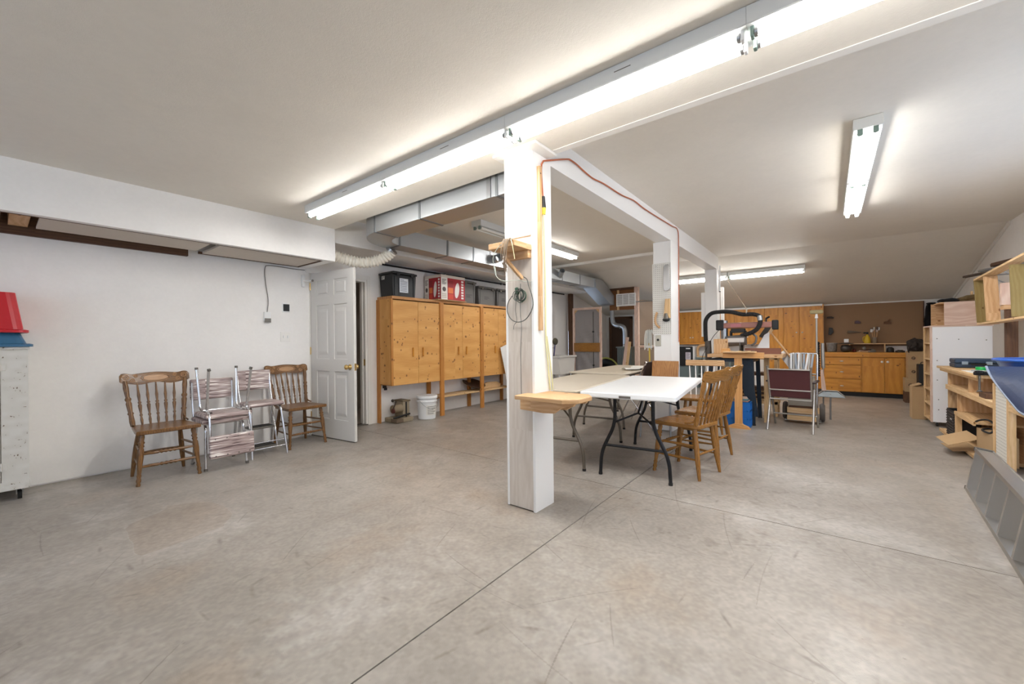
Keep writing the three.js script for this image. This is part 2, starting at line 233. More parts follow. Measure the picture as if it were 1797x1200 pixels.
// ---------------------------------------------------------------- door
{
  const fr = structGroup('door_frame');
  mesh('jamb', BB(-5.25, -5.115, 0, 2.03, -3.25, -3.215), mat.trim, fr); mesh('jamb', BB(-5.25, -5.115, 0, 2.03, -2.475, -2.44), mat.trim, fr); mesh('head_jamb', BB(-5.25, -5.115, 2.0, 2.03, -3.215, -2.475), mat.trim, fr);
  mesh('casing', BB(-5.12, -5.105, 0, 2.09, -3.30, -3.245, 0.003), mat.trim, fr); mesh('casing', BB(-5.12, -5.105, 2.03, 2.09, -3.245, -2.40, 0.003), mat.trim, fr);
  mesh('stop', BB(-5.2, -5.17, 0, 2.0, -3.215, -3.2), mat.trim, fr); mesh('strike_plate', BB(-5.16, -5.12, 0.83, 0.92, -3.2152, -3.2125), mat.brass, fr);
  const d = structGroup('door_1'); d.position.set(-5.1, 0.012, -2.452); d.rotation.y = 0.12;
  const W = 0.815, H = 2.005, rect = (x0, x1, y0, y1) => [[x0, y0], [x1, y0], [x1, y1], [x0, y1]];
  const cols = [[0.115, 0.36], [0.455, 0.70]], rows = [[0.23, 0.80], [0.95, 1.60], [1.71, 1.90]], holes = [];
  for (const [a, b] of cols) for (const [c, e] of rows) holes.push(rect(a, b, c, e));
  mesh('door_slab', ext(rect(0, W, 0, H), 0.036, 0.002, holes).translate(0, 0, -0.036), mat.doorPaint, d);
  for (const [x0, x1, y0, y1] of cols.flatMap(([a, b]) => rows.map(([c, e]) => [a, b, c, e]))) {
    const geos = [BB(x0, x1, y0, y1, -0.026, -0.010)];
    const w = x1 - x0, h = y1 - y0;
    for (const s of [1, -1]) { const g = strip(new THREE.CylinderGeometry(0.5 * Math.SQRT1_2 * 1.0, 0.5 * Math.SQRT1_2 * 1.25, 0.012, 4, 1).rotateY(Math.PI / 4)); g.rotateX(s * Math.PI / 2); g.scale((w - 0.05) / 0.625 , (h - 0.05) / 0.625, 1); g.translate((x0 + x1) / 2, (y0 + y1) / 2, s > 0 ? -0.008 : -0.028); geos.push(g.computeVertexNormals() || g); }
    mesh('door_panel', geos, mat.doorPaint, d);
  }
  for (const s of [1, -1]) mesh('door_knob', [lathe([[0.032, 0], [0.032, 0.006], [0.012, 0.01], [0.012, 0.03], [0.022, 0.036], [0.03, 0.05], [0.027, 0.062], [0.01, 0.07], [0, 0.07]], 0, 0, 0, 20).rotateX(s * Math.PI / 2).translate(0.745, 0.86, s > 0 ? 0 : -0.036)], mat.brass, d);
  mesh('latch_plate', BB(W - 0.001, W + 0.002, 0.82, 0.9, -0.03, -0.006), mat.brass, d); mesh('latch_bolt', BB(W, W + 0.012, 0.85, 0.87, -0.024, -0.012, 0.003), mat.brass, d);
  for (const y of [0.2, 1.0, 1.8]) mesh('hinge', [bar([-0.006, y, 0.002], [-0.006, y + 0.09, 0.002], 0.007), BB(-0.005, 0.002, y, y + 0.09, -0.03, 0.001)], mat.brass, d);
  mesh('sweep', BB(0.01, W - 0.01, -0.01, 0.012, -0.03, -0.006), mat.greyMetal, d);
}
// ---------------------------------------------------------------- posts
function postBoards(x0, x1, z0, z1, y1, label, dark) {       // z0 near face, z1 far face
  const p = thing('support_post', label, 'post', [(x0 + x1) / 2, 0, (z0 + z1) / 2]);
  const w = x1 - x0, d = z0 - z1;
  mesh('core', BB(-w / 2 + 0.02, w / 2 - 0.02, 0.005, y1, -d / 2 + 0.02, d / 2 - 0.02), mat.stud, p);
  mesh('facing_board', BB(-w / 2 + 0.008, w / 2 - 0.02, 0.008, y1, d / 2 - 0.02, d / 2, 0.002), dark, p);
  mesh('facing_board', BB(w / 2 - 0.02, w / 2, 0.0, y1, -d / 2, d / 2 + 0.004, 0.003), mat.whitePaint, p);
  mesh('facing_board', BB(-w / 2, -w / 2 + 0.02, 0.003, y1, -d / 2, d / 2 + 0.002, 0.003), mat.whitePaint, p);
  mesh('facing_board', BB(-w / 2 + 0.02, w / 2 - 0.02, 0.004, y1, -d / 2, -d / 2 + 0.02), mat.whitePaint, p);
  return p;
}
{
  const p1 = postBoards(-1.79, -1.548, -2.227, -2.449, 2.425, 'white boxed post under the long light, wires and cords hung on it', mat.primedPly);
  mesh('sleeve_board', BB(-0.119, 0.112, 1.86, 2.425, 0.11, 0.119, 0.002), mat.whitePaint, p1);
  const cap = struct('trim_7', BB(-1.835, -1.47, 2.42, YN, -2.40, -2.148, 0.003), mat.trim);
  mesh('cleat', BB(-1.79, -1.548, 2.425, 2.62, -2.449, -2.40), mat.whitePaint, cap);
  postBoards(-1.77, -1.55, -5.227, -5.56, 2.39, 'white boxed post with pegboard on it, between table and arm saw', mat.whitePaint);
  postBoards(-1.75, -1.55, -7.87, -8.1, 2.39, 'white boxed post behind the radial arm saw, thin boards nailed on', mat.whitePaint);
}
// ---------------------------------------------------------------- fluorescent lights
const tubeOn = new THREE.MeshStandardMaterial({ color: 0xffffff, emissive: TUBE_COLOR, emissiveIntensity: TUBE_GLOW, roughness: 0.4 });
const tubeOff = M(0xf3f1ea, { roughness: 0.25 });
const housingPaint = M(0xdfe0dd, { roughness: 0.35 });
const socketGreen = M(0x7f958a, { roughness: 0.5 });
function lightUnit(pos, turnY, tilt, on, label, group, L = 1.205) {   // long axis local x, hangs below pos
  const t = thing('fluorescent_light', label, 'light', pos, turnY, group); t.rotation.order = 'YXZ'; t.rotation.x = tilt;
  const prof = [[-0.077, 0], [0.077, 0], [0.077, -0.066], [0.073, -0.07], [-0.073, -0.07], [-0.077, -0.066]];
  mesh('housing', ext(prof, L - 0.001, 0.0005).rotateY(Math.PI / 2).translate(-L / 2 + 0.0005, 0, 0), housingPaint, t);
  for (const s of [-1, 1]) {
    const tube = mesh('tube', strip(new THREE.CylinderGeometry(0.017, 0.017, L - 0.07, 14)).rotateZ(Math.PI / 2).translate(0, -0.0905, s * 0.04), on ? tubeOn : tubeOff, t);
    for (const e of [-1, 1]) mesh('end_cap', strip(new THREE.CylinderGeometry(0.0175, 0.0175, 0.012, 12)).rotateZ(Math.PI / 2).translate(e * (L / 2 - 0.031), -0.0905, s * 0.04), mat.steel, tube);
    for (const e of [-1, 1]) mesh('lamp_holder', [B(0.014, 0.045, 0.03, e * (L / 2 - 0.017), -0.088, s * 0.04, 0.004)], e > 0 ? mat.white : socketGreen, t);
  }
  mesh('label_plate', B(0.09, 0.0012, 0.03, -L / 2 + 0.08, -0.0705, 0), mat.white, t);
  mesh('slot', B(0.08, 0.004, 0.001, 0.1, -0.03, 0.0772), mat.greyMetal, t);
  if (on) {
    const r = new THREE.RectAreaLight(TUBE_COLOR, TUBE_LIGHT, L - 0.08, 0.1); r.position.set(0, -0.113, 0); r.rotation.x = -Math.PI / 2; t.add(r); r.name = 'tube_light';
  }
  return t;
}
{
  const row = ['end fixture of the long fluorescent row, next to the white bulkhead', 'second fluorescent fixture of the long row, counted from the bulkhead', 'third fixture of the long row, overhead in front of the wired post', 'fourth fixture of the long row, on the ladder side of the wired post'];
  for (let i = 0; i < 4; i++) lightUnit([-3.2575 + i * 1.205, YN - 0.002, -1.885], 0, 0, true, row[i], 'lights in the long row');
  for (let i = 0; i < 2; i++) lightUnit([0.215, YF - 0.002, -4.19 - i * 1.215], Math.PI / 2, 0, true, ['lit twin-tube fixture on flat ceiling, end toward the long row', 'lit twin-tube fixture on flat ceiling, end toward the sloping ceiling'][i], 'pair of lights right of the beam');
  lightUnit([-3.36, YF, -4.22], Math.PI / 2, 0, false, 'unlit twin-tube fluorescent fixture near the bend of the metal duct', null);
  lightUnit([-3.36, YF, -5.44], Math.PI / 2, 0, true, 'lit twin-tube fixture beside the pale ceiling strip, left of beam', null);
  for (let i = 0; i < 2; i++) { const z = -8.78, y = YF + (z - ZC) / (ZF - ZC) * (YW - YF); lightUnit([-0.92 - i * 1.22, y - 0.004, z], 0, -Math.atan2(YF - YW, ZC - ZF), true, ['lit fluorescent fixture on sloping ceiling above knotty pine cupboards', 'lit fixture on sloping ceiling, seen between the two farther posts'][i], 'lights on the slope'); }
}

// ================================================================ objects: left side
// ---------------------------------------------------------------- pressed-back oak chair (front = local +z)
const legProf = [[0, 0.014], [0.03, 0.016], [0.06, 0.012], [0.09, 0.017], [0.12, 0.017], [0.15, 0.013], [0.2, 0.017], [0.22, 0.013], [0.55, 0.022], [0.68, 0.021], [0.72, 0.015], [0.75, 0.022], [0.78, 0.016], [0.82, 0.023], [0.85, 0.015], [0.92, 0.019], [1, 0.014]];
const plainLeg = [[0, 0.012], [0.35, 0.02], [0.6, 0.021], [1, 0.015]];
const spinProf = [[0, 0.007], [0.12, 0.011], [0.2, 0.007], [0.24, 0.012], [0.27, 0.007], [0.42, 0.013], [0.47, 0.014], [0.5, 0.008], [0.53, 0.014], [0.56, 0.008], [0.7, 0.012], [0.78, 0.009], [1, 0.006]];
const postProf = [[0, 0.017], [0.1, 0.02], [0.25, 0.016], [0.28, 0.023], [0.31, 0.016], [0.5, 0.021], [0.55, 0.015], [0.58, 0.022], [0.61, 0.022], [0.64, 0.015], [0.85, 0.02], [1, 0.015]];
const railProf = [[0, 0.008], [0.2, 0.012], [0.3, 0.012], [0.33, 0.008], [0.36, 0.015], [0.4, 0.009], [0.44, 0.015], [0.48, 0.009], [0.52, 0.015], [0.56, 0.009], [0.6, 0.015], [0.64, 0.009], [0.68, 0.012], [0.8, 0.012], [1, 0.008]];
function oakChair(label, pos, turnY, wood, group, plain) {
  const c = thing('oak_chair', label, 'chair', pos, turnY, group);
  // seat: shield shape, dished, front wider
  const sp = []; for (let i = 0; i <= 8; i++) { const t = i / 8; sp.push([mix(-0.215, 0.215, t), 0.205 + 0.012 * Math.sin(t * Math.PI)]); } sp.push([0.212, 0.12], [0.185, -0.16], [0.15, -0.195], [-0.15, -0.195], [-0.185, -0.16], [-0.212, 0.12]);
  mesh('seat', ext(sp, 0.032, 0.006).rotateX(Math.PI / 2).translate(0, 0.445, 0), wood, c, 2);
  const legs = [[[-0.17, 0.42, 0.15], [-0.205, 0, 0.195], legProf], [[0.17, 0.42, 0.15], [0.205, 0, 0.195], legProf], [[-0.14, 0.42, -0.14], [-0.18, 0, -0.195], plainLeg], [[0.14, 0.42, -0.14], [0.18, 0, -0.195], plainLeg]];
  for (const [a, b, p] of legs) mesh('leg', turn(b, a, p, 10), wood, c, 1);
  const on = (k, y) => { const [a, b] = legs[k], t = y / 0.42; return V(mix(b[0], a[0], t), y, mix(b[2], a[2], t)); };
  mesh('stretcher', turn(on(0, 0.25), on(1, 0.25), railProf), wood, c, 0); mesh('stretcher', turn(on(0, 0.15), on(1, 0.15), railProf), wood, c, 0);
  for (const k of [0, 1]) for (const y of [0.16, 0.27]) mesh('stretcher', turn(on(k, y), on(k + 2, y), [[0, 0.007], [0.5, 0.011], [1, 0.007]], 8), wood, c, 2);
  mesh('stretcher', turn(on(2, 0.2), on(3, 0.2), [[0, 0.007], [0.5, 0.011], [1, 0.007]], 8), wood, c, 0);
  for (const s of [-1, 1]) mesh('back_post', turn([s * 0.175, 0.44, -0.165], [s * 0.212, 0.83, -0.262], postProf, 10), wood, c, 1);
  for (const s of [-1, 1]) mesh('seat_brace', rod([[s * 0.178, 0.54, -0.185], [s * 0.182, 0.475, -0.15], [s * 0.188, 0.455, -0.08]], 0.008), wood, c, 2);
  for (let i = 0; i < 5; i++) { const u = (i - 2) / 2; mesh('spindle', turn([u * 0.112, 0.44, -0.172 - 0.006 * (1 - u * u)], [u * 0.13, 0.81, -0.266 - 0.01 * (1 - u * u)], spinProf, 8), wood, c, 1); }
  // pressed top rail, bowed backwards
  const W = 0.245, top = x => plain ? 0.085 + 0.012 * Math.cos(x / W * 1.5) : 0.088 + 0.014 * Math.exp(-((Math.abs(x) - 0.21) ** 2) / 0.0012) + 0.008 * Math.cos(x / W * Math.PI * 1.1), bot = x => plain ? 0 : -0.004 + 0.008 * Math.cos(x / W * Math.PI * 2.2);
  const bow = g => { const p = g.attributes.position; for (let i = 0; i < p.count; i++) { const x = p.getX(i), y = p.getY(i); p.setZ(i, p.getZ(i) - 0.022 * (1 - (x / W) ** 2) - 0.25 * y); } g.computeVertexNormals(); return g; };
  const grid = () => { const n = 40, m = 6, T = 0.022, P = (i, j, z) => { const x = -W + 2 * W * i / n, b0 = bot(x) + (Math.abs(x) > 0.225 ? (Math.abs(x) - 0.225) * 0.9 : 0), t0 = top(x) - (Math.abs(x) > 0.235 ? (Math.abs(x) - 0.235) * 1.5 : 0), e = j === 0 || j === m || i === 0 || i === n ? 0.003 : 0; return [x, mix(b0, t0, j / m), z > 0 ? T - e : e]; }; const side = z => { const pos = [], idx = []; for (let i = 0; i <= n; i++) for (let j = 0; j <= m; j++) pos.push(...P(i, j, z)); for (let i = 0; i < n; i++) for (let j = 0; j < m; j++) { const k = i * (m + 1) + j, l = k + m + 1; z > 0 ? idx.push(k, l, l + 1, k, l + 1, k + 1) : idx.push(k, l + 1, l, k, k + 1, l + 1); } const g = new THREE.BufferGeometry(); g.setAttribute('position', new THREE.Float32BufferAttribute(pos, 3)); g.setIndex(idx); bow(g); return strip(g); }; const ring = []; for (let i = 0; i < n; i++) ring.push([i, 0]); for (let j = 0; j < m; j++) ring.push([n, j]); for (let i = n; i > 0; i--) ring.push([i, m]); for (let j = m; j > 0; j--) ring.push([0, j]); const ep = []; ring.forEach(([i, j], k) => { const [i2, j2] = ring[(k + 1) % ring.length], f0 = P(i, j, 1), f1 = P(i2, j2, 1), b0 = P(i, j, -1), b1 = P(i2, j2, -1); ep.push(...f0, ...b0, ...b1, ...f0, ...b1, ...f1); }); const eg = new THREE.BufferGeometry(); eg.setAttribute('position', new THREE.Float32BufferAttribute(ep, 3)); bow(eg); return mergeGeometries([side(1), side(-1), strip(eg)]); };
  const rail = mesh('top_rail', grid().translate(0, 0.805, -0.268), wood, c, 0);
  if (!plain) {
    const ov = []; for (let i = 0; i < 28; i++) { const a = i / 28 * Math.PI * 2; ov.push([0.088 * Math.cos(a), 0.045 + 0.028 * Math.sin(a)]); }
    mesh('medallion', bow(ext(ov, 0.006, 0.002).translate(0, 0, 0.021)).translate(0, 0.805, -0.268), wood === mat.oak ? mat.medallion : mat.golden, rail, 0);
    const ring = []; for (let i = 0; i <= 30; i++) { const a = i / 30 * Math.PI * 2, k = 1 + 0.05 * Math.cos(a * 14); ring.push([0.1 * k * Math.cos(a), 0.045 + 0.037 * k * Math.sin(a), 0.023]); }
    const sw = [rod(ring, 0.0032, 4, 60)];
    for (const s of [-1, 1]) for (const [cx, cy, R, dir] of [[0.205, 0.058, 0.027, 1], [0.16, 0.03, 0.02, -1], [0.137, 0.065, 0.016, 1]]) { const q = []; for (let i = 0; i <= 18; i++) { const a = i / 18 * Math.PI * 3.6 * dir, r = R * (1 - i / 22); q.push([s * (cx + r * Math.cos(a)), cy + r * Math.sin(a), 0.023]); } sw.push(rod(q, 0.003, 4, 40)); }
    const cv = mesh('carving', sw.map(g => bow(g).translate(0, 0.805, -0.268)), wood === mat.oak ? mat.medallion : wood, rail, 0); cv.userData.kind = 'stuff';
  }
  return c;
}
mat.medallion = M(0xffffff, { map: rep(woodTex(131, 0xc39a72, 0xa47a54, { rings: 18, wave: 0.1 }), 0.35), roughness: 0.4 });
oakChair('dark oak chair with carved top rail, standing alone by the white wall', [-4.62, 0, -0.925], Math.PI / 2, mat.oak, 'oak chairs against the wall');
oakChair('oak chair with carved golden top rail, beside the open door', [-4.80, 0, -2.16], Math.PI / 2 + 0.06, mat.oak, 'oak chairs against the wall');
// ---------------------------------------------------------------- chrome kitchen chairs with striped vinyl
const vinyl = (() => { const n = 512, N = noiseGrid(151, 64), F = noiseGrid(152, 128); return dataTex(n, (u, v) => { const s = N(u * 3, v * 64) * 0.55 + F(u * 8, v * 128) * 0.45; let c = mix3(hex(0x96827f), hex(0xc6b5af), cl((s - 0.3) * 2)); if (s > 0.62) c = mix3(c, hex(0xeee6e0), cl((s - 0.62) * 8)); if (s < 0.36) c = mix3(c, hex(0x5f4a49), cl((0.36 - s) * 7)); return c; }); })();
mat.vinyl = M(0xffffff, { map: rep(vinyl, 0.55), roughness: 0.45 });
function padShape(w, h, t, r) { return new RoundedBoxGeometry(w, h, t, 4, r); }
function chromeChair(label, pos, turnY, group, flip) {
  const c = thing('chrome_kitchen_chair', label, 'chair', pos, turnY, group); c.rotation.order = 'YXZ'; if (flip) c.rotation.x = Math.PI;
  mesh('seat', strip(padShape(0.375, 0.045, 0.36, 0.02)).translate(0, 0.44, 0.01), mat.vinyl, c, 2);
  const br = mesh('backrest', tf(strip(padShape(0.36, 0.20, 0.035, 0.016)), 0, 0.71, -0.215, -0.1), mat.vinyl, c, 1);
  for (const s of [-1, 1]) for (let k = 0; k < 4; k++) mesh('tack', sph(0.006, (k - 1.5) * 0.09, 0.71 + s * 0.075, -0.236 - s * 0.0075, 1, 1, 0.5, 6), mat.greyMetal, br);
  for (const s of [-1, 1]) {
    mesh('front_leg', pipe([[s * 0.165, 0.006, 0.185], [s * 0.15, 0.415, 0.135], [s * 0.13, 0.415, -0.1]], 0.0115, 0.07), mat.chrome, c);
    mesh('rear_leg', pipe([[s * 0.17, 0.006, -0.19], [s * 0.16, 0.40, -0.09], [s * 0.16, 0.42, -0.165], [s * 0.165, 0.60, -0.195], [s * 0.165, 0.78, -0.205]], 0.0115, 0.07), mat.chrome, c);
    for (const z of [0.186, -0.191]) mesh('foot_cap', bar([s * (z > 0 ? 0.1655 : 0.1705), 0, z], [s * 0.165, 0.022, z * 0.985], 0.014), mat.greyMetal, c);
  }
  mesh('under_rail', bar([-0.15, 0.412, 0.12], [0.15, 0.412, 0.12], 0.009), mat.chrome, c);
  return c;
}
chromeChair('chrome kitchen chair with striped mauve vinyl, another chair stacked on it', [-4.63, 0, -1.345], Math.PI / 2, 'chrome vinyl kitchen chairs');
chromeChair('upturned chrome kitchen chair, legs in the air, back hanging down', [-4.585, 0.928, -1.365], Math.PI / 2, 'chrome vinyl kitchen chairs', true);
{
  const c = thing('step_stool', 'chrome step stool with striped mauve vinyl seat and folding grey steps', 'stool', [-4.70, 0, -1.74], Math.PI / 2);
  mesh('seat', strip(padShape(0.33, 0.04, 0.30, 0.018)).translate(0, 0.525, -0.01), mat.vinyl, c, 2);
  mesh('backrest', tf(strip(padShape(0.34, 0.21, 0.035, 0.016)), 0, 0.76, -0.22, -0.12), mat.vinyl, c, 1);
  for (const s of [-1, 1]) {
    mesh('front_leg', pipe([[s * 0.165, 0.0, 0.2], [s * 0.14, 0.50, 0.1], [s * 0.12, 0.50, -0.02]], 0.0115, 0.05), mat.chrome, c);
    mesh('rear_leg', pipe([[s * 0.165, 0.0, -0.20], [s * 0.15, 0.50, -0.13], [s * 0.155, 0.66, -0.19], [s * 0.155, 0.84, -0.225]], 0.0115, 0.06), mat.chrome, c);
    mesh('step_arm', pipe([[s * 0.125, 0.46, -0.08], [s * 0.12, 0.26, 0.02], [s * 0.12, 0.06, 0.06]], 0.008, 0.05), mat.chrome, c);
  }
  mesh('crossbar', bar([-0.16, 0.09, 0.182], [0.16, 0.09, 0.182], 0.008), mat.chrome, c); mesh('crossbar', bar([-0.157, 0.15, 0.165], [0.157, 0.15, 0.165], 0.006), mat.chrome, c);
  for (const [y, z] of [[0.27, -0.06], [0.075, -0.02]]) { const st = mesh('step', B(0.235, 0.02, 0.16, 0, y, z, 0.006), mat.greyMetal, c); for (let k = 0; k < 4; k++) mesh('tread_rib', B(0.22, 0.004, 0.012, 0, y + 0.011, z - 0.055 + k * 0.036, 0), mat.rubber, st); }
}
// ---------------------------------------------------------------- white rolling cabinet with tubs
{
  const chipped = (() => { const a = noiseGrid(161, 64), b = noiseGrid(162, 16), f = noiseGrid(163, 128); return dataTex(512, (u, v) => { const s = a(u * 64, v * 64) * 0.55 + f(u * 128, v * 128) * 0.2 + b(u * 16, v * 16) * 0.35; return s > 0.885 ? hex(0x6b5a48) : mix3(hex(0xdad7d0), hex(0xcfcbc2), b(u * 16, v * 16)); }); })();
  const m = M(0xffffff, { map: rep(chipped, 0.5), roughness: 0.5 });
  const c = thing('rolling_cabinet', 'chipped white wooden cabinet on casters, tubs on top', 'cabinet', [-4.93, 0, 0.24]);
  mesh('body', [BB(-0.165, 0.15, 0.105, 1.135, -0.40, 0.42, 0.004)], m, c); mesh('face_frame', [BB(0.15, 0.163, 0.11, 0.15, -0.405, 0.425), BB(0.15, 0.163, 1.06, 1.125, -0.405, 0.425), BB(0.15, 0.163, 0.15, 1.06, -0.405, -0.275), BB(0.15, 0.163, 0.15, 1.06, 0.33, 0.425)], m, c);
  mesh('top', BB(-0.165, 0.175, 1.125, 1.145, -0.415, 0.43, 0.004), m, c); mesh('skirt', BB(-0.16, 0.168, 0.085, 0.125, -0.41, 0.425, 0.003), m, c);
  const d = mesh('cabinet_door', BB(0.151, 0.166, 0.155, 1.055, -0.27, 0.325, 0.002), m, c);
  for (const y of [0.24, 0.97]) mesh('hinge', [BB(0.163, 0.169, y, y + 0.05, -0.30, -0.24, 0.001), bar([0.17, y - 0.004, -0.272], [0.17, y + 0.054, -0.272], 0.005)], m, d);
  for (const [x, z] of [[0.1, -0.36], [0.1, 0.38], [-0.11, -0.36], [-0.11, 0.38]]) { const w = mesh('caster', strip(new THREE.CylinderGeometry(0.032, 0.032, 0.022, 18)).rotateX(Math.PI / 2).translate(x, 0.032, z), mat.rubber, c); mesh('fork', [BB(x - 0.015, x + 0.015, 0.04, 0.09, z - 0.018, z - 0.013), BB(x - 0.015, x + 0.015, 0.04, 0.09, z + 0.013, z + 0.018), BB(x - 0.025, x + 0.025, 0.08, 0.087, z - 0.025, z + 0.025)], mat.steel, w); }
  const tub = (name, label, cat, color, y, h, w0, w1, d0, d1, rimDown, z) => {
    const t = thing(name, label, cat, [-4.93, y, z]); const mt = M(color, { roughness: 0.32 });
    const ring = (w, d, yy) => { const o = []; const r = 0.05; for (const [sx, sz, a0] of [[1, 1, 0], [-1, 1, 1], [-1, -1, 2], [1, -1, 3]]) for (let k = 0; k <= 4; k++) { const a = (a0 + k / 4) * Math.PI / 2; o.push([sx * (w / 2 - r) + r * Math.cos(a), yy, sz * (d / 2 - r) + r * Math.sin(a)]); } return o; };
    const loft = L => { const pos = []; for (let i = 0; i + 1 < L.length; i++) { const a = L[i], b = L[i + 1], n = a.length; for (let k = 0; k < n; k++) { const k2 = (k + 1) % n; pos.push(...a[k], ...b[k], ...b[k2], ...a[k], ...b[k2], ...a[k2]); } } const e = L[L.length - 1], c0 = [0, e[0][1], 0]; for (let k = 0; k < e.length; k++) pos.push(...c0, ...e[(k + 1) % e.length], ...e[k]); const s = L[0]; for (let k = 0; k < s.length; k++) pos.push(0, s[0][1], 0, ...s[k], ...s[(k + 1) % s.length]); const g = new THREE.BufferGeometry(); g.setAttribute('position', new THREE.Float32BufferAttribute(pos, 3)); g.computeVertexNormals(); return strip(g); };
    mesh('shell', loft([ring(w0, d0, 0), ring(w1, d1, h)]), mt, t);
    const rim = rimDown ? loft([ring(w0 + 0.045, d0 + 0.045, 0), ring(w0 + 0.045, d0 + 0.045, 0.018), ring(w0 + 0.012, d0 + 0.012, 0.024)]) : loft([ring(w1 + 0.045, d1 + 0.045, h - 0.02), ring(w1 + 0.045, d1 + 0.045, h)]);
    mesh('rim', rim, mt, t);
    if (h > 0.2) for (const zz of [-0.16, 0, 0.16]) mesh('rib', tf(B(0.012, h * 0.86, 0.05, 0, 0, 0, 0.005), w0 / 2 * 0.965, h * 0.5, zz, 0, 0, (w0 - w1) / 2 / h), mt, t);
  };
  tub('blue_tub', 'shallow blue plastic tub under the red bin', 'tub', 0x35688a, 1.145, 0.105, 0.34, 0.27, 0.74, 0.66, true, 0.2);
  tub('red_bin', 'upturned red plastic bin on top of the blue tub', 'bin', 0xc01a26, 1.251, 0.30, 0.33, 0.26, 0.70, 0.62, true, 0.2);
}
// ---------------------------------------------------------------- things on the left wall
{
  const t = thing('wall_transformer', 'small white and grey control box with a wire up the wall', 'control box', [XL, 1.455, -1.955]);
  mesh('case', BB(0, 0.03, -0.045, 0.06, -0.035, 0.035, 0.005), mat.white, t); mesh('cover', BB(0.028, 0.034, -0.06, -0.012, -0.033, 0.033, 0.002), mat.greyMetal, t);
  mesh('wire', rod([[0.012, 0.06, 0.0], [0.012, 0.2, -0.012], [0.012, 0.38, 0.012], [0.012, 0.56, 0.02], [0.014, 0.60, -0.03], [0.014, 0.598, -0.3], [0.014, 0.6, -0.43]], 0.004, 5), mat.greyMetal, t);
  const b = thing('wall_outlet', 'square wall outlet with black face above the light switch', 'outlet', [XL, 1.578, -2.167]); mesh('plate', BB(0, 0.008, -0.055, 0.055, -0.045, 0.045, 0.002), mat.white, b); mesh('face', BB(0.006, 0.012, -0.042, 0.042, -0.035, 0.035, 0.002), mat.black, b);
  const s = thing('light_switch', 'white double light switch plate on the white wall', 'switch', [XL, 1.232, -2.157]); mesh('plate', BB(0, 0.007, -0.057, 0.057, -0.057, 0.057, 0.002), mat.trim, s); for (const z of [-0.023, 0.023]) mesh('toggle', BB(0.006, 0.016, -0.014, 0.014, z - 0.006, z + 0.006, 0.002), mat.white, s);
  const h = thing('door_holder', 'white metal door holder with arm at top of door', 'door holder', [XL, 1.92, -2.365]); mesh('base', BB(0, 0.03, -0.075, 0.075, -0.02, 0.02, 0.008), mat.white, h); mesh('arm', bar([0.02, -0.005, 0], [0.19, -0.01, -0.03], 0.009), mat.white, h); mesh('tip', sph(0.014, 0.19, -0.01, -0.03), mat.greyMetal, h);
}
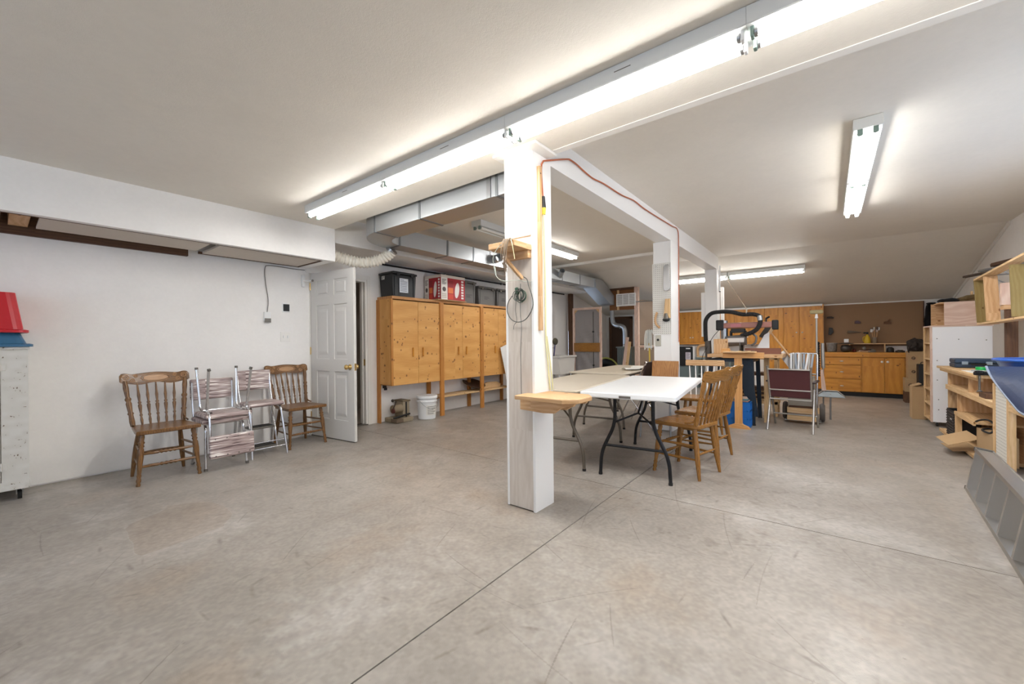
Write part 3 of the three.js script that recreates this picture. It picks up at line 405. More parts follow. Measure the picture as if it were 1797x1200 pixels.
// ---------------------------------------------------------------- plywood wall cabinets on posts
{
  const units = [[-3.41, -4.358], [-4.36, -5.286], [-5.288, -6.2]], lab = ['plywood wall cabinet beside the doorway, black tote on top', 'knotty plywood wall cabinet under the red printed carton', 'knotty plywood wall cabinet under the grey totes, above the low bench'];
  units.forEach(([z0, z1], k) => {
    const c = thing('plywood_cabinet', lab[k], 'cabinet', [XL + 0.006, 0, z0], 0, 'plywood cabinets on the wall'), D = z0 - z1, x1 = 0.32;
    mesh('side_panel', BB(0, x1, 0.56, 1.76, -0.02, 0), mat.ply, c, 1); mesh('side_panel', BB(0, x1, 0.56, 1.76, -D + 0.001, -D + 0.02), mat.ply, c, 1); mesh('bottom_panel', BB(0, x1, 0.545, 0.562, -D, 0), mat.plyEdge, c); mesh('back_panel', BB(0.001, 0.012, 0.56, 1.76, -D + 0.02, -0.02), mat.ply, c); mesh('top_panel', BB(0, x1 + 0.03, 1.76, 1.80, -D, 0), mat.plyEdge, c);
    const a = k === 0 ? 0.02 : 0.002, b = D - 0.074, mid = k === 0 ? 0.457 : (a + b) / 2;
    for (const [p, q, hz] of [[a, mid - 0.002, mid - 0.1], [mid + 0.002, b, mid + 0.085]]) {
      const d = mesh('cabinet_door', BB(x1 + 0.001, x1 + 0.02, 0.548, 1.745, -q, -p, 0.002), mat.ply, c, 2);
      mesh('door_handle', [BB(x1 + 0.02, x1 + 0.045, 0.94, 1.075, -hz - 0.011, -hz + 0.011, 0.008)], mat.knotty, d);
    }
    // each post stands at the far end of its unit
    mesh('front_post', BB(x1 + 0.002, x1 + 0.04, 0, 1.76, -D, -D + 0.072, 0.003), mat.golden2 || (mat.golden2 = M(0xffffff, { map: rep(woodTex(141, 0xc98a44, 0xa96a28, { rings: 12, knots: 1 }), 0.5), roughness: 0.5 })), c, 1);
    mesh('rear_leg', BB(0.002, 0.04, 0, 0.545, -D, -D + 0.06), mat.golden2, c, 1);
    if (k === 0) { mesh('end_stile', BB(0.0, 0.075, 0, 1.76, 0.0005, 0.02, 0.002), mat.golden2, c, 1); mesh('end_panel', BB(0.075, x1, 0.56, 1.76, 0.0005, 0.014), mat.ply, c, 1); mesh('front_stile', BB(x1 + 0.001, x1 + 0.019, 0.548, 1.76, -0.018, 0.014), mat.golden2, c, 1); mesh('hook', [BB(0.09, 0.16, 0.50, 0.545, -0.03, -0.015), BB(0.13, 0.16, 0.475, 0.51, -0.04, -0.005)], mat.black, c); }
  });
  const sh = thing('low_bench_shelf', 'low plank shelf between posts beneath the plywood cabinets', 'shelf', [XL, 0, -4.36]); mesh('plank', BB(0.045, 0.31, 0.275, 0.30, -1.76, 0.02, 0.002), mat.stud, sh); mesh('cleat', BB(0.045, 0.08, 0.23, 0.275, -1.76, 0.02), mat.golden2, sh);
  // on the low shelf
  const disc = thing('round_tray', 'dark brown round tray on the low plank shelf', 'tray', [-4.98, 0.302, -5.25]); mesh('tray', lathe([[0, 0], [0.13, 0], [0.2, 0.035], [0.21, 0.05], [0.2, 0.052], [0.12, 0.014], [0, 0.012]], 0, 0, 0, 28).rotateX(0.0).translate(0, 0, 0), M(0x4a3222, { roughness: 0.5 }), disc); disc.rotation.z = -0.35; disc.position.y = 0.375;
  const bd = thing('board_offcut', 'pale curved board offcuts on the low plank shelf', 'boards', [-4.93, 0.302, -5.66]); for (let k = 0; k < 3; k++) mesh('board', tf(ext([[-0.22, 0], [0.2, 0], [0.22, 0.05], [0.12, 0.1], [-0.1, 0.11], [-0.22, 0.08]], 0.028, 0.002), 0, 0.001 + k * 0.001, -0.04 + k * 0.035, 0, Math.PI / 2 + 0.05 * k), mat.stud, bd);
}
// ---------------------------------------------------------------- things on top of the plywood cabinets
function printTex(w, h, draw) { const c = document.createElement('canvas'); c.width = w; c.height = h; const x = c.getContext('2d'); draw(x, w, h); const t = new THREE.CanvasTexture(c); t.colorSpace = THREE.SRGBColorSpace; return t; }
function printed(w, h, tex, o = {}) { const m = new THREE.MeshStandardMaterial({ map: tex, roughness: 0.5, ...o }); return [strip(new THREE.PlaneGeometry(w, h)), m]; }
function printMesh(name, w, h, tex, parent, x, y, z, ry = 0, rx = 0) { const [g, m] = printed(w, h, tex); const q = new THREE.Mesh(tf(g, x, y, z, rx, ry), m); q.name = name; parent.add(q); return q; }
function tote(label, z0, z1, y0, h, color, mark) {
  const D = z0 - z1, t = thing('storage_tote', label, 'tote', [-4.94, y0, (z0 + z1) / 2], 0, 'totes on the plywood cabinets'), m = M(color, { roughness: 0.45 });
  const taper = ext([[-D / 2 + 0.03, 0], [D / 2 - 0.03, 0], [D / 2 - 0.008, h - 0.05], [-D / 2 + 0.008, h - 0.05]], 0.30, 0.006).rotateY(Math.PI / 2).translate(-0.15, 0, 0);
  mesh('tub', taper, m, t); mesh('lid', [B(0.34, 0.03, D - 0.004, 0, h - 0.03, 0, 0.01), B(0.29, 0.016, D - 0.06, 0, h - 0.012, 0, 0.006)], m, t);
  for (const s of [-1, 1]) mesh('rib', [B(0.014, h * 0.75, 0.022, 0.153, h * 0.42, s * (D / 2 - 0.055), 0.004)], m, t);
  for (const s of [-1, 1]) mesh('latch', B(0.02, 0.05, 0.05, 0.168, h - 0.045, s * D * 0.28, 0.006), mark ? mat.greyMetal : m, t);
  return t;
}
{
  const b = tote('black storage tote with paper label, on cabinet by the doorway', -3.425, -3.86, 1.80, 0.36, 0x26282b);
  printMesh('paper_label', 0.15, 0.2, printTex(96, 128, (x, w, h) => { x.fillStyle = '#dfe3ea'; x.fillRect(0, 0, w, h); x.fillStyle = '#5d6270'; for (let i = 0; i < 8; i++) x.fillRect(10, 12 + i * 14, 40 + (i * 37) % 38, 5); }), b, 0.1625, 0.16, 0.02, Math.PI / 2);
  printMesh('end_label', 0.07, 0.05, printTex(64, 48, (x, w, h) => { x.fillStyle = '#e6e6e2'; x.fillRect(0, 0, w, h); x.fillStyle = '#333'; for (let i = 0; i < 4; i++) x.fillRect(6, 8 + i * 9, 50 - i * 6, 4); }), b, -0.05, 0.27, 0.2165, 0, -0.06);
  const art = printTex(256, 192, (x, w, h) => {
    x.fillStyle = '#b3262d'; x.fillRect(0, 0, w, h); x.fillStyle = '#efe9df'; x.fillRect(0, 0, 66, h); x.fillStyle = '#e6d9cb'; x.fillRect(0, 0, w, 22);
    x.fillStyle = '#f07a3c'; x.fillRect(74, 96, 52, 44); x.fillStyle = '#d8452e'; x.fillRect(74, 146, 52, 40); x.fillStyle = '#f4efe8'; x.beginPath(); x.ellipse(168, 112, 24, 62, 0.15, 0, 7); x.fill(); x.fillStyle = '#9b2026'; x.fillRect(66, 40, 60, 48);
    x.fillStyle = '#f5efe9'; for (let i = 0; i < 7; i++) x.fillRect(214, 30 + i * 22, 26, 15); x.fillStyle = '#5b4c48'; for (let i = 0; i < 5; i++) x.fillRect(10, 34 + i * 9, 44 - (i % 3) * 8, 4); x.beginPath(); x.arc(32, 112, 18, 0, 7); x.fill(); x.fillStyle = '#c9b8a8'; for (let i = 0; i < 3; i++) x.fillRect(8, 146 + i * 13, 48, 7);
  });
  const c = thing('printed_carton', 'red and white printed carton between black and grey totes', 'carton', [-4.9, 1.80, -4.525]);
  mesh('carton', BB(-0.19, 0.19, 0.012, 0.40, -0.262, 0.262, 0.003), M(0xa8453f, { roughness: 0.6 }), c); mesh('tray_board', BB(-0.19, 0.21, 0, 0.012, -0.275, 0.34), mat.cardboard, c);
  printMesh('printed_front', 0.52, 0.385, art, c, 0.1915, 0.206, 0, Math.PI / 2); printMesh('printed_side', 0.376, 0.385, art, c, 0, 0.206, 0.2635, 0);
  const gl = (d) => printTex(128, 64, (x, w, h) => { x.fillStyle = '#6c6965'; x.fillRect(0, 0, w, h); x.fillStyle = '#2c2b2a'; x.font = 'bold 22px sans-serif'; for (let i = 0; i < 3; i++) x.fillRect(14, 12 + i * 16, 90 - ((i * 31 + d * 17) % 40), 5); });
  [[-4.80, -5.14, 0.385, 'grey storage tote standing next to the red printed carton'], [-5.19, -5.66, 0.33, 'grey storage tote with dark lettering, between two other grey totes'], [-5.69, -6.12, 0.33, 'grey storage tote at the end of the row, near the wired post']].forEach(([a, e, h, l], i) => { const t = tote(l, a, e, 1.80, h, 0x6c6965, true); printMesh('marking', 0.2, 0.08, gl(i), t, 0.1562, 0.12, 0, Math.PI / 2); });
}
// ---------------------------------------------------------------- bucket and bench tool on the floor
{
  const b = thing('plastic_bucket', 'white plastic bucket with lid on the concrete under the cabinets', 'bucket', [-4.80, 0, -4.04]);
  mesh('pail', lathe([[0, 0], [0.125, 0], [0.13, 0.01], [0.142, 0.255], [0.152, 0.257], [0.152, 0.272], [0.144, 0.275], [0.146, 0.32], [0, 0.32]], 0, 0, 0, 28), mat.whitePlastic, b); mesh('lid', lathe([[0, 0.345], [0.135, 0.345], [0.14, 0.35], [0.157, 0.35], [0.158, 0.31], [0.15, 0.308]], 0, 0, 0, 28), mat.whitePlastic, b);
  mesh('bail_handle', rod([[0.02, 0.28, 0.152], [0.11, 0.2, 0.12], [0.155, 0.16, 0.0], [0.11, 0.2, -0.12], [0.02, 0.28, -0.152]], 0.003, 5), mat.steel, b);
  const lab = strip(new THREE.CylinderGeometry(0.1412, 0.1352, 0.15, 12, 1, true, Math.PI * 0.25, Math.PI * 0.5)).translate(0, 0.14, 0); const lm = new THREE.Mesh(lab, new THREE.MeshStandardMaterial({ roughness: 0.5, side: THREE.DoubleSide, map: printTex(128, 96, (x, w, h) => { x.fillStyle = '#eceae4'; x.fillRect(0, 0, w, h); x.fillStyle = '#8a8880'; for (let i = 0; i < 5; i++) x.fillRect(12, 12 + i * 16, 100 - (i * 23) % 50, 6); x.strokeStyle = '#9a978e'; x.strokeRect(20, 50, 50, 38); }) })); lm.name = 'printed_label'; b.add(lm);
  const t = thing('bench_machine', 'old dusty bench machine with motor on floor under plywood cabinet', 'machine', [-4.97, 0, -3.66]); const dust = M(0x9c8f78, { map: rep(wallTex, 0.4), roughness: 0.8 }), iron = M(0x4a4038, { roughness: 0.6, metalness: 0.4 });
  mesh('base', B(0.28, 0.06, 0.30, 0, 0.03, 0, 0.008), dust, t); mesh('table', B(0.14, 0.05, 0.12, 0.09, 0.035, 0.1, 0.004), M(0x6b5a48, { roughness: 0.7 }), t); mesh('housing', B(0.2, 0.23, 0.12, -0.02, 0.175, -0.07, 0.01), dust, t); mesh('housing_cap', B(0.22, 0.02, 0.14, -0.02, 0.295, -0.07, 0.006), M(0x6f6048, { roughness: 0.7 }), t);
  mesh('motor', strip(new THREE.CylinderGeometry(0.06, 0.06, 0.15, 18)).rotateX(Math.PI / 2).translate(0.03, 0.19, 0.06), M(0x8a7a62, { roughness: 0.7 }), t); mesh('pulley', strip(new THREE.CylinderGeometry(0.035, 0.035, 0.02, 16)).rotateX(Math.PI / 2).translate(0.06, 0.17, 0.145), M(0x5a2a20, { roughness: 0.5 }), t); mesh('lever', [bar([0.05, 0.17, 0.15], [0.1, 0.31, 0.12], 0.008), sph(0.022, 0.03, 0.315, 0.13)], iron, t); mesh('guide', bar([0.08, 0.07, 0.15], [0.08, 0.1, -0.13], 0.014), mat.black, t); mesh('strap', BB(0.081, 0.088, 0.02, 0.28, -0.075, -0.055), mat.black, t);
}
// ---------------------------------------------------------------- ducts
function ribbed(pts, r, amp, turns, seg = 14) {
  const c = new THREE.CatmullRomCurve3(pts.map(v3)), n = turns * 4, fr = c.computeFrenetFrames(n, false), pos = [], nor = [], P = [];
  for (let i = 0; i <= n; i++) { const p = c.getPointAt(i / n), rr = r + amp * [0, 1, 0.4, -0.6][i % 4]; const row = []; for (let k = 0; k < seg; k++) { const a = k / seg * Math.PI * 2; row.push(p.clone().addScaledVector(fr.normals[i], Math.cos(a) * rr).addScaledVector(fr.binormals[i], Math.sin(a) * rr)); } P.push(row); }
  for (let i = 0; i < n; i++) for (let k = 0; k < seg; k++) { const k2 = (k + 1) % seg, q = [P[i][k], P[i + 1][k], P[i + 1][k2], P[i][k], P[i + 1][k2], P[i][k2]]; for (const v of q) pos.push(v.x, v.y, v.z); }
  const g = new THREE.BufferGeometry(); g.setAttribute('position', new THREE.Float32BufferAttribute(pos, 3)); g.computeVertexNormals(); return strip(g);
}
{
  const d = thing('metal_duct', 'galvanized rectangular heating duct bending along the ceiling to the grille', 'duct', [0, 0, 0]);
  const y0 = 2.30, y1 = 2.50, seam = M(0x8b8f92, { metalness: 0.9, roughness: 0.4 });
  const run1 = [[-3.72, -3.0], [-3.0, -2.06], [-2.06, -1.8]]; for (const [a, b] of run1) { mesh('duct_section', BB(a + 0.002, b - 0.002, y0, y1, -2.74, -2.46), mat.galv, d); mesh('drive_cleat', BB(b - 0.012, b + 0.012, y0 - 0.006, y1 + 0.005, -2.746, -2.454), seam, d); }
  // elbow: quarter ring
  const el = [], n = 12; for (let i = 0; i <= n; i++) { const a = Math.PI / 2 * i / n; el.push([-3.72 - 0.28 * Math.sin(a) * 1.86, -(-2.98 + 0.52 * Math.cos(a))]); }
  const inn = []; for (let i = n; i >= 0; i--) { const a = Math.PI / 2 * i / n; inn.push([-3.72 - 0.28 * Math.sin(a), -(-2.98 + 0.24 * Math.cos(a))]); }
  mesh('elbow', ext([...el, ...inn], y1 - y0, 0).rotateX(-Math.PI / 2).scale(1, 1, 1).translate(0, y0, 0), mat.galv, d);
  mesh('drive_cleat', BB(-3.73, -3.71, y0 - 0.005, y1 + 0.004, -2.746, -2.454), seam, d);
  const cuts = [-2.98, -3.75, -4.25, -5.1, -5.9, -6.7, -7.4, -8.05]; for (let i = 0; i + 1 < cuts.length; i++) { mesh('duct_section', BB(-4.24, -4.0, y0, y1, cuts[i + 1] + 0.002, cuts[i] - 0.002), mat.galv, d); mesh('drive_cleat', BB(-4.246, -3.994, y0 - 0.006, y1 + 0.004, cuts[i] - 0.012, cuts[i] + 0.012), seam, d); }
  mesh('end_drop', ext([[0, 0], [0, 0.2], [0.35, 0.2], [0.95, -0.1], [0.95, -0.32], [0.7, -0.3]], 0.3, 0).rotateY(Math.PI / 2).translate(-4.27, y0, -8.05), mat.galv, d);
  for (const z of [-4.62, -6.1]) { mesh('hanger_strap', BB(-4.0, -3.993, y1 - 0.05, YF, z - 0.012, z + 0.012), mat.steel, d); }
  mesh('hanger_strap', BB(-2.16, -2.12, y0 - 0.004, YF, -2.458, -2.450), mat.steel, d);
  const stub = (r, a, b2) => { a = v3(a); b2 = v3(b2); const L = a.distanceTo(b2); return aim(strip(new THREE.LatheGeometry([[r - 0.004, -L / 2], [r, -L / 2], [r, L / 2], [r - 0.004, L / 2], [r - 0.004, -L / 2 + 0.002]].map(([x, y]) => new THREE.Vector2(x, y)), 22)), a, b2); };
  mesh('takeoff_pipe', stub(0.062, [-4.0, 2.40, -4.72], [-3.86, 2.40, -4.66]), mat.galv, d); mesh('takeoff_pipe', stub(0.05, [-4.0, 2.38, -6.62], [-3.88, 2.45, -6.5]), mat.galv, d);
  const f = thing('flexible_duct', 'pale ribbed flexible duct hose curving above the open door', 'duct hose', [0, 0, 0]);
  mesh('hose', ribbed([[-4.6, 2.215, -2.405], [-4.57, 2.175, -2.50], [-4.53, 2.14, -2.62], [-4.48, 2.125, -2.76], [-4.40, 2.145, -2.89], [-4.30, 2.20, -2.98], [-4.2, 2.275, -3.03]], 0.06, 0.011, 22), M(0xe9e3d6, { roughness: 0.45 }), f); mesh('clamp', bar([-4.235, 2.262, -3.015], [-4.205, 2.29, -3.03], 0.07, 0.07, 16), mat.steel, f);
  const bp = thing('black_pipe', 'thin black pipe along the wall above the totes', 'pipe', [0, 0, 0]); mesh('pipe', bar([-5.09, 2.285, -3.45], [-5.09, 2.285, -8.6], 0.014, 0.014, 8), mat.black, bp); for (const z of [-4.7, -6.2, -7.6]) mesh('pipe_strap', BB(-5.115, -5.072, 2.265, 2.309, z - 0.01, z + 0.01), mat.steel, bp);
}

// ================================================================ objects: middle
// ---------------------------------------------------------------- things fixed to the wired post
{
  const s = thing('corner_shelf', 'small raw pine shelf high on the post holding string', 'shelf', [-1.67, 1.755, -2.13]);
  mesh('board', BB(-0.108, 0.11, 0.0, 0.037, -0.09, 0.098, 0.002), mat.pine, s, 0); mesh('cleat', BB(-0.1, 0.1, -0.05, 0, -0.096, -0.06), mat.pine, s, 0);
  const st = thing('string_bundle', 'tangled bundle of pale string draped over the pine shelf', 'string', [-1.6, 1.78, -2.02]); const r = rng(5), ms = M(0xa08d78, { roughness: 0.9 });
  for (let i = 0; i < 16; i++) { const x = (r() - 0.5) * 0.05; mesh('strand', rod([[x, 0.014, -0.02], [x * 1.2, 0.018, 0.012], [x * 0.9 - 0.01, -0.05, 0.016 + r() * 0.02], [x * 0.5 - 0.02 + (r() - 0.5) * 0.02, -0.11 - r() * 0.03, 0.012 + r() * 0.02], [-0.02 + (r() - 0.5) * 0.03, -0.15 - r() * 0.05, 0.005]], 0.0022, 4, 14), ms, st); }
  mesh('strand', rod([[0.02, 0.014, 0.0], [0.045, -0.02, 0.02], [0.06, -0.09, 0.02], [0.065, -0.12, 0.02]], 0.003, 4), mat.yellowCord, st);
  const h = thing('wooden_peg', 'slanted brown wooden peg nailed to the wired post', 'peg', [-1.69, 1.64, -2.19]); mesh('stick', beam([-0.035, 0.075, 0.06], [0.06, -0.07, -0.02], 0.025, 0.018, 0.002), mat.pine, h); mesh('nail', bar([0.05, -0.06, -0.033], [0.05, -0.06, 0.01], 0.003), mat.steel, h);
  const w = thing('wire_coil', 'loose loop of dark wire with green coil on the post', 'wire', [-1.65, 1.46, -2.215]); const dk = M(0x55564f, { roughness: 0.5 }), gr = M(0x35543f, { roughness: 0.5 });
  mesh('wire_loop', rod([[0.01, 0.13, 0], [0.054, 0.105, 0.004], [0.071, 0.054, 0.004], [0.096, -0.011, 0.004], [0.103, -0.074, 0.004], [0.077, -0.128, 0.004], [0.033, -0.169, 0.004], [-0.029, -0.18, 0.004], [-0.083, -0.157, 0.004], [-0.115, -0.104, 0.004], [-0.109, -0.046, 0.004], [-0.072, 0.002, 0.004]], 0.0032, 5, 60), dk, w);
  const r2 = rng(8); for (let i = 0; i < 9; i++) { const g = tor(0.032 + r2() * 0.012, 0.0024, (r2() - 0.5) * 0.04 + 0.005, (r2() - 0.5) * 0.02, 0.006 + i * 0.0028, (r2() - 0.5) * 0.3, (r2() - 0.5) * 0.3); mesh('coil_turn', g, i < 5 ? gr : dk, w); }
  mesh('coil_tie', B(0.022, 0.05, 0.022, -0.02, 0.03, 0.015, 0.006, 0, 0, 0.2), gr, w); mesh('hanging_wire', rod([[0.0, 0.08, 0.002], [-0.004, -0.1, 0.002], [0.004, -0.22, 0.002], [-0.004, -0.4, 0.002], [-0.002, -0.69, 0.002]], 0.0024, 4), dk, w); mesh('hanging_wire', rod([[-0.035, -0.02, 0.006], [-0.042, -0.1, 0.006], [-0.032, -0.17, 0.006], [-0.055, -0.2, 0.006], [-0.06, -0.23, 0.006]], 0.0022, 4), dk, w);
  const wc = thing('thin_cord', 'thin white cord looping off the post beside the string', 'cord', [0, 0, 0]); mesh('cord', rod([[-1.62, 1.796, -2.02], [-1.70, 1.752, -2.03], [-1.745, 1.702, -2.04], [-1.742, 1.631, -2.05], [-1.725, 1.568, -2.06], [-1.69, 1.548, -2.1], [-1.67, 1.563, -2.19], [-1.60, 1.548, -2.217], [-1.56, 1.545, -2.217]], 0.0026, 5, 50), M(0xc9cdbf, { roughness: 0.5 }), wc); mesh('cord_end', bar([-1.742, 1.64, -2.05], [-1.733, 1.58, -2.055], 0.006, 0.003, 6), M(0xcfd8cc, { roughness: 0.5 }), wc);  // a white cord, separate from the string bundle
  const sp = thing('wood_strip', 'long thin bare wood strip fastened upright to the wired post', 'wood strip', [-1.536, 1.22, -2.285]); mesh('strip', BB(-0.011, 0.011, 0, 1.11, -0.014, 0.014, 0.002), mat.pine, sp, 1); mesh('screw', sph(0.005, 0.011, 1.06, 0, 0.4, 1, 1, 8), mat.black, sp);
  const oc = thing('extension_cord', 'orange extension cord draped along the beam from post to post', 'cord', [0, 0, 0]);
  mesh('cord', rod([[-1.54, 2.13, -2.334], [-1.54, 2.309, -2.316], [-1.538, 2.377, -2.331], [-1.538, 2.41, -2.403], [-1.538, 2.507, -2.656], [-1.538, 2.521, -2.715], [-1.538, 2.52, -2.813], [-1.538, 2.507, -2.924], [-1.538, 2.497, -3.083], [-1.538, 2.515, -3.3], [-1.538, 2.523, -3.671], [-1.538, 2.553, -3.984], [-1.538, 2.545, -4.271], [-1.538, 2.555, -4.728], [-1.538, 2.571, -5.221], [-1.538, 2.575, -5.48], [-1.538, 2.4, -5.52], [-1.538, 2.0, -5.51], [-1.538, 1.5, -5.51], [-1.538, 1.12, -5.5]], 0.006, 6, 130), mat.orangeCord, oc); mesh('plug', bar([-1.538, 2.14, -2.334], [-1.537, 2.06, -2.335], 0.011, 0.017, 10), mat.black, oc);
  const yc = thing('power_cable', 'pale yellow power cord hanging down the side of the wired post', 'cord', [0, 0, 0]);
  mesh('cord', rod([[-1.535, 2.03, -2.332], [-1.535, 1.865, -2.336], [-1.535, 1.534, -2.344], [-1.535, 1.181, -2.345], [-1.535, 0.984, -2.37], [-1.537, 0.85, -2.39], [-1.538, 0.805, -2.40]], 0.006, 6, 60), mat.yellowCord, yc); mesh('cord', rod([[-1.537, 1.181, -2.36], [-1.537, 1.0, -2.40], [-1.537, 0.86, -2.425], [-1.538, 0.803, -2.43]], 0.005, 6, 30), mat.yellowCord, yc); mesh('connector', bar([-1.537, 2.06, -2.335], [-1.536, 2.015, -2.334], 0.017, 0.012, 10), M(0xe3c53a, { roughness: 0.45 }), yc);
  const br = thing('bracket_shelf', 'raw wood shelf with scrolled brackets low on the wired post', 'shelf', [-1.548, 0.77, -2.25]);
  mesh('top', ext([[-0.06, 0.17], [0.3, 0.175], [0.375, 0.11], [0.375, -0.06], [0.32, -0.13], [0.003, -0.15], [0.003, 0.028], [-0.06, 0.028]], 0.028, 0.004).rotateX(Math.PI / 2).translate(0, 0.03, 0.0), mat.pine, br, 0);
  const sc = [[-0.105, 0], [0.32, 0], [0.3, -0.03], [0.25, -0.035], [0.21, -0.05], [0.16, -0.085], [0.08, -0.09], [-0.105, -0.082]]; for (const z of [0.022, -0.14]) mesh('bracket', ext(z > 0 ? sc : sc.map(([x, y]) => [Math.max(x, 0.001), y]), 0.03, 0.002).translate(0, 0, z), mat.pine, br, 0);
}
// ---------------------------------------------------------------- folding tables
const browntop = M(0xc9bda9, { map: rep(wallTex, 0.6), roughness: 0.45 });
function foldingTable(label, pos, turnY, W, L, top, legMat, group, edge) {
  const t = thing('folding_table', label, 'table', pos, turnY, group), r = 0.03;
  const c = []; for (const [sx, sz, a0] of [[1, 1, 0], [-1, 1, 1], [-1, -1, 2], [1, -1, 3]]) for (let k = 0; k <= 5; k++) { const a = (a0 + k / 5) * Math.PI / 2; c.push([sx * (W / 2 - r) + r * Math.cos(a), sz * (L / 2 - r) + r * Math.sin(a)]); }
  mesh('tabletop', ext(c, edge, 0.008).rotateX(-Math.PI / 2).translate(0, 0.737 - edge, 0), top, t); mesh('apron', [BB(-W / 2 + 0.03, W / 2 - 0.03, 0.70 - 0.01, 0.745 - edge, L / 2 - 0.06, L / 2 - 0.035), BB(-W / 2 + 0.03, W / 2 - 0.03, 0.69, 0.745 - edge, -L / 2 + 0.035, -L / 2 + 0.06), BB(-W / 2 + 0.03, -W / 2 + 0.05, 0.69, 0.745 - edge, -L / 2 + 0.06, L / 2 - 0.06), BB(W / 2 - 0.05, W / 2 - 0.03, 0.69, 0.745 - edge, -L / 2 + 0.06, L / 2 - 0.06)], legMat, t);
  for (const s of [1, -1]) {
    const z = s * (L / 2 - 0.26);
    for (const q of [1, -1]) { const lg = mesh('leg', pipe([[q * 0.155, 0.70, z], [q * 0.155, 0.44, z], [q * 0.275, 0.2, z], [q * 0.285, 0.008, z]], 0.0145, 0.09, 10), legMat, t); mesh('foot', bar([q * 0.285, 0, z], [q * 0.285, 0.02, z], 0.0165), mat.rubber, lg); mesh('brace', bar([q * 0.155, 0.46, z], [q * 0.01, 0.52, z - s * 0.15], 0.008), legMat, t); }
    mesh('crossbar', bar([-0.245, 0.26, z], [0.245, 0.26, z], 0.011), legMat, t); mesh('brace', bar([0, 0.52, z - s * 0.15], [0, 0.695, z - s * 0.42], 0.009), legMat, t); mesh('leg_hinge', BB(-0.3, 0.3, 0.69, 0.705, z - 0.014, z + 0.014), legMat, t);
  }
  return t;
}
{
  const t = foldingTable('white plastic folding table with black steel legs', [-1.345, 0, -3.825], 0.122, 0.745, 1.68, mat.whitePlastic, mat.blackMetal, 'folding tables', 0.045);
  mesh('handle_plate', BB(-0.045, 0.045, 0.70, 0.718, 0.838, 0.8425), mat.greyMetal, t);
  foldingTable('tan topped folding table behind the bracket shelf, beside the white table', [-2.062, 0, -3.737], 0.122, 0.66, 1.66, browntop, M(0x6d6459, { roughness: 0.4, metalness: 0.6 }), 'folding tables', 0.024);
  foldingTable('tan folding table standing farther back with papers on it', [-2.40, 0, -5.62], 0.03, 0.76, 1.74, browntop, M(0x6d6459, { roughness: 0.4, metalness: 0.6 }), 'folding tables', 0.024);
  const pp = thing('paper_stack', 'loose white papers and a dark folder on the farther table', 'papers', [-2.14, 0.738, -5.55]); const r = rng(3);
  for (let i = 0; i < 4; i++) { const g = strip(new THREE.PlaneGeometry(0.2, 0.27, 6, 8)).rotateX(-Math.PI / 2); const p = g.attributes.position; for (let k = 0; k < p.count; k++) p.setY(k, 0.004 + i * 0.006 + 0.02 * Math.max(0, Math.sin(p.getZ(k) * 14 + i)) ); g.computeVertexNormals(); const m = mesh('sheet', tf(g, (r() - 0.5) * 0.12, 0, (r() - 0.5) * 0.3, 0, r() * 1.5), mat.sheet || (mat.sheet = M(0xf0eee8, { roughness: 0.7, side: THREE.DoubleSide })), pp); }
  mesh('folder', B(0.24, 0.012, 0.3, 0.05, 0.006, -0.33, 0.003, 0, 0.4), mat.black, pp);
}
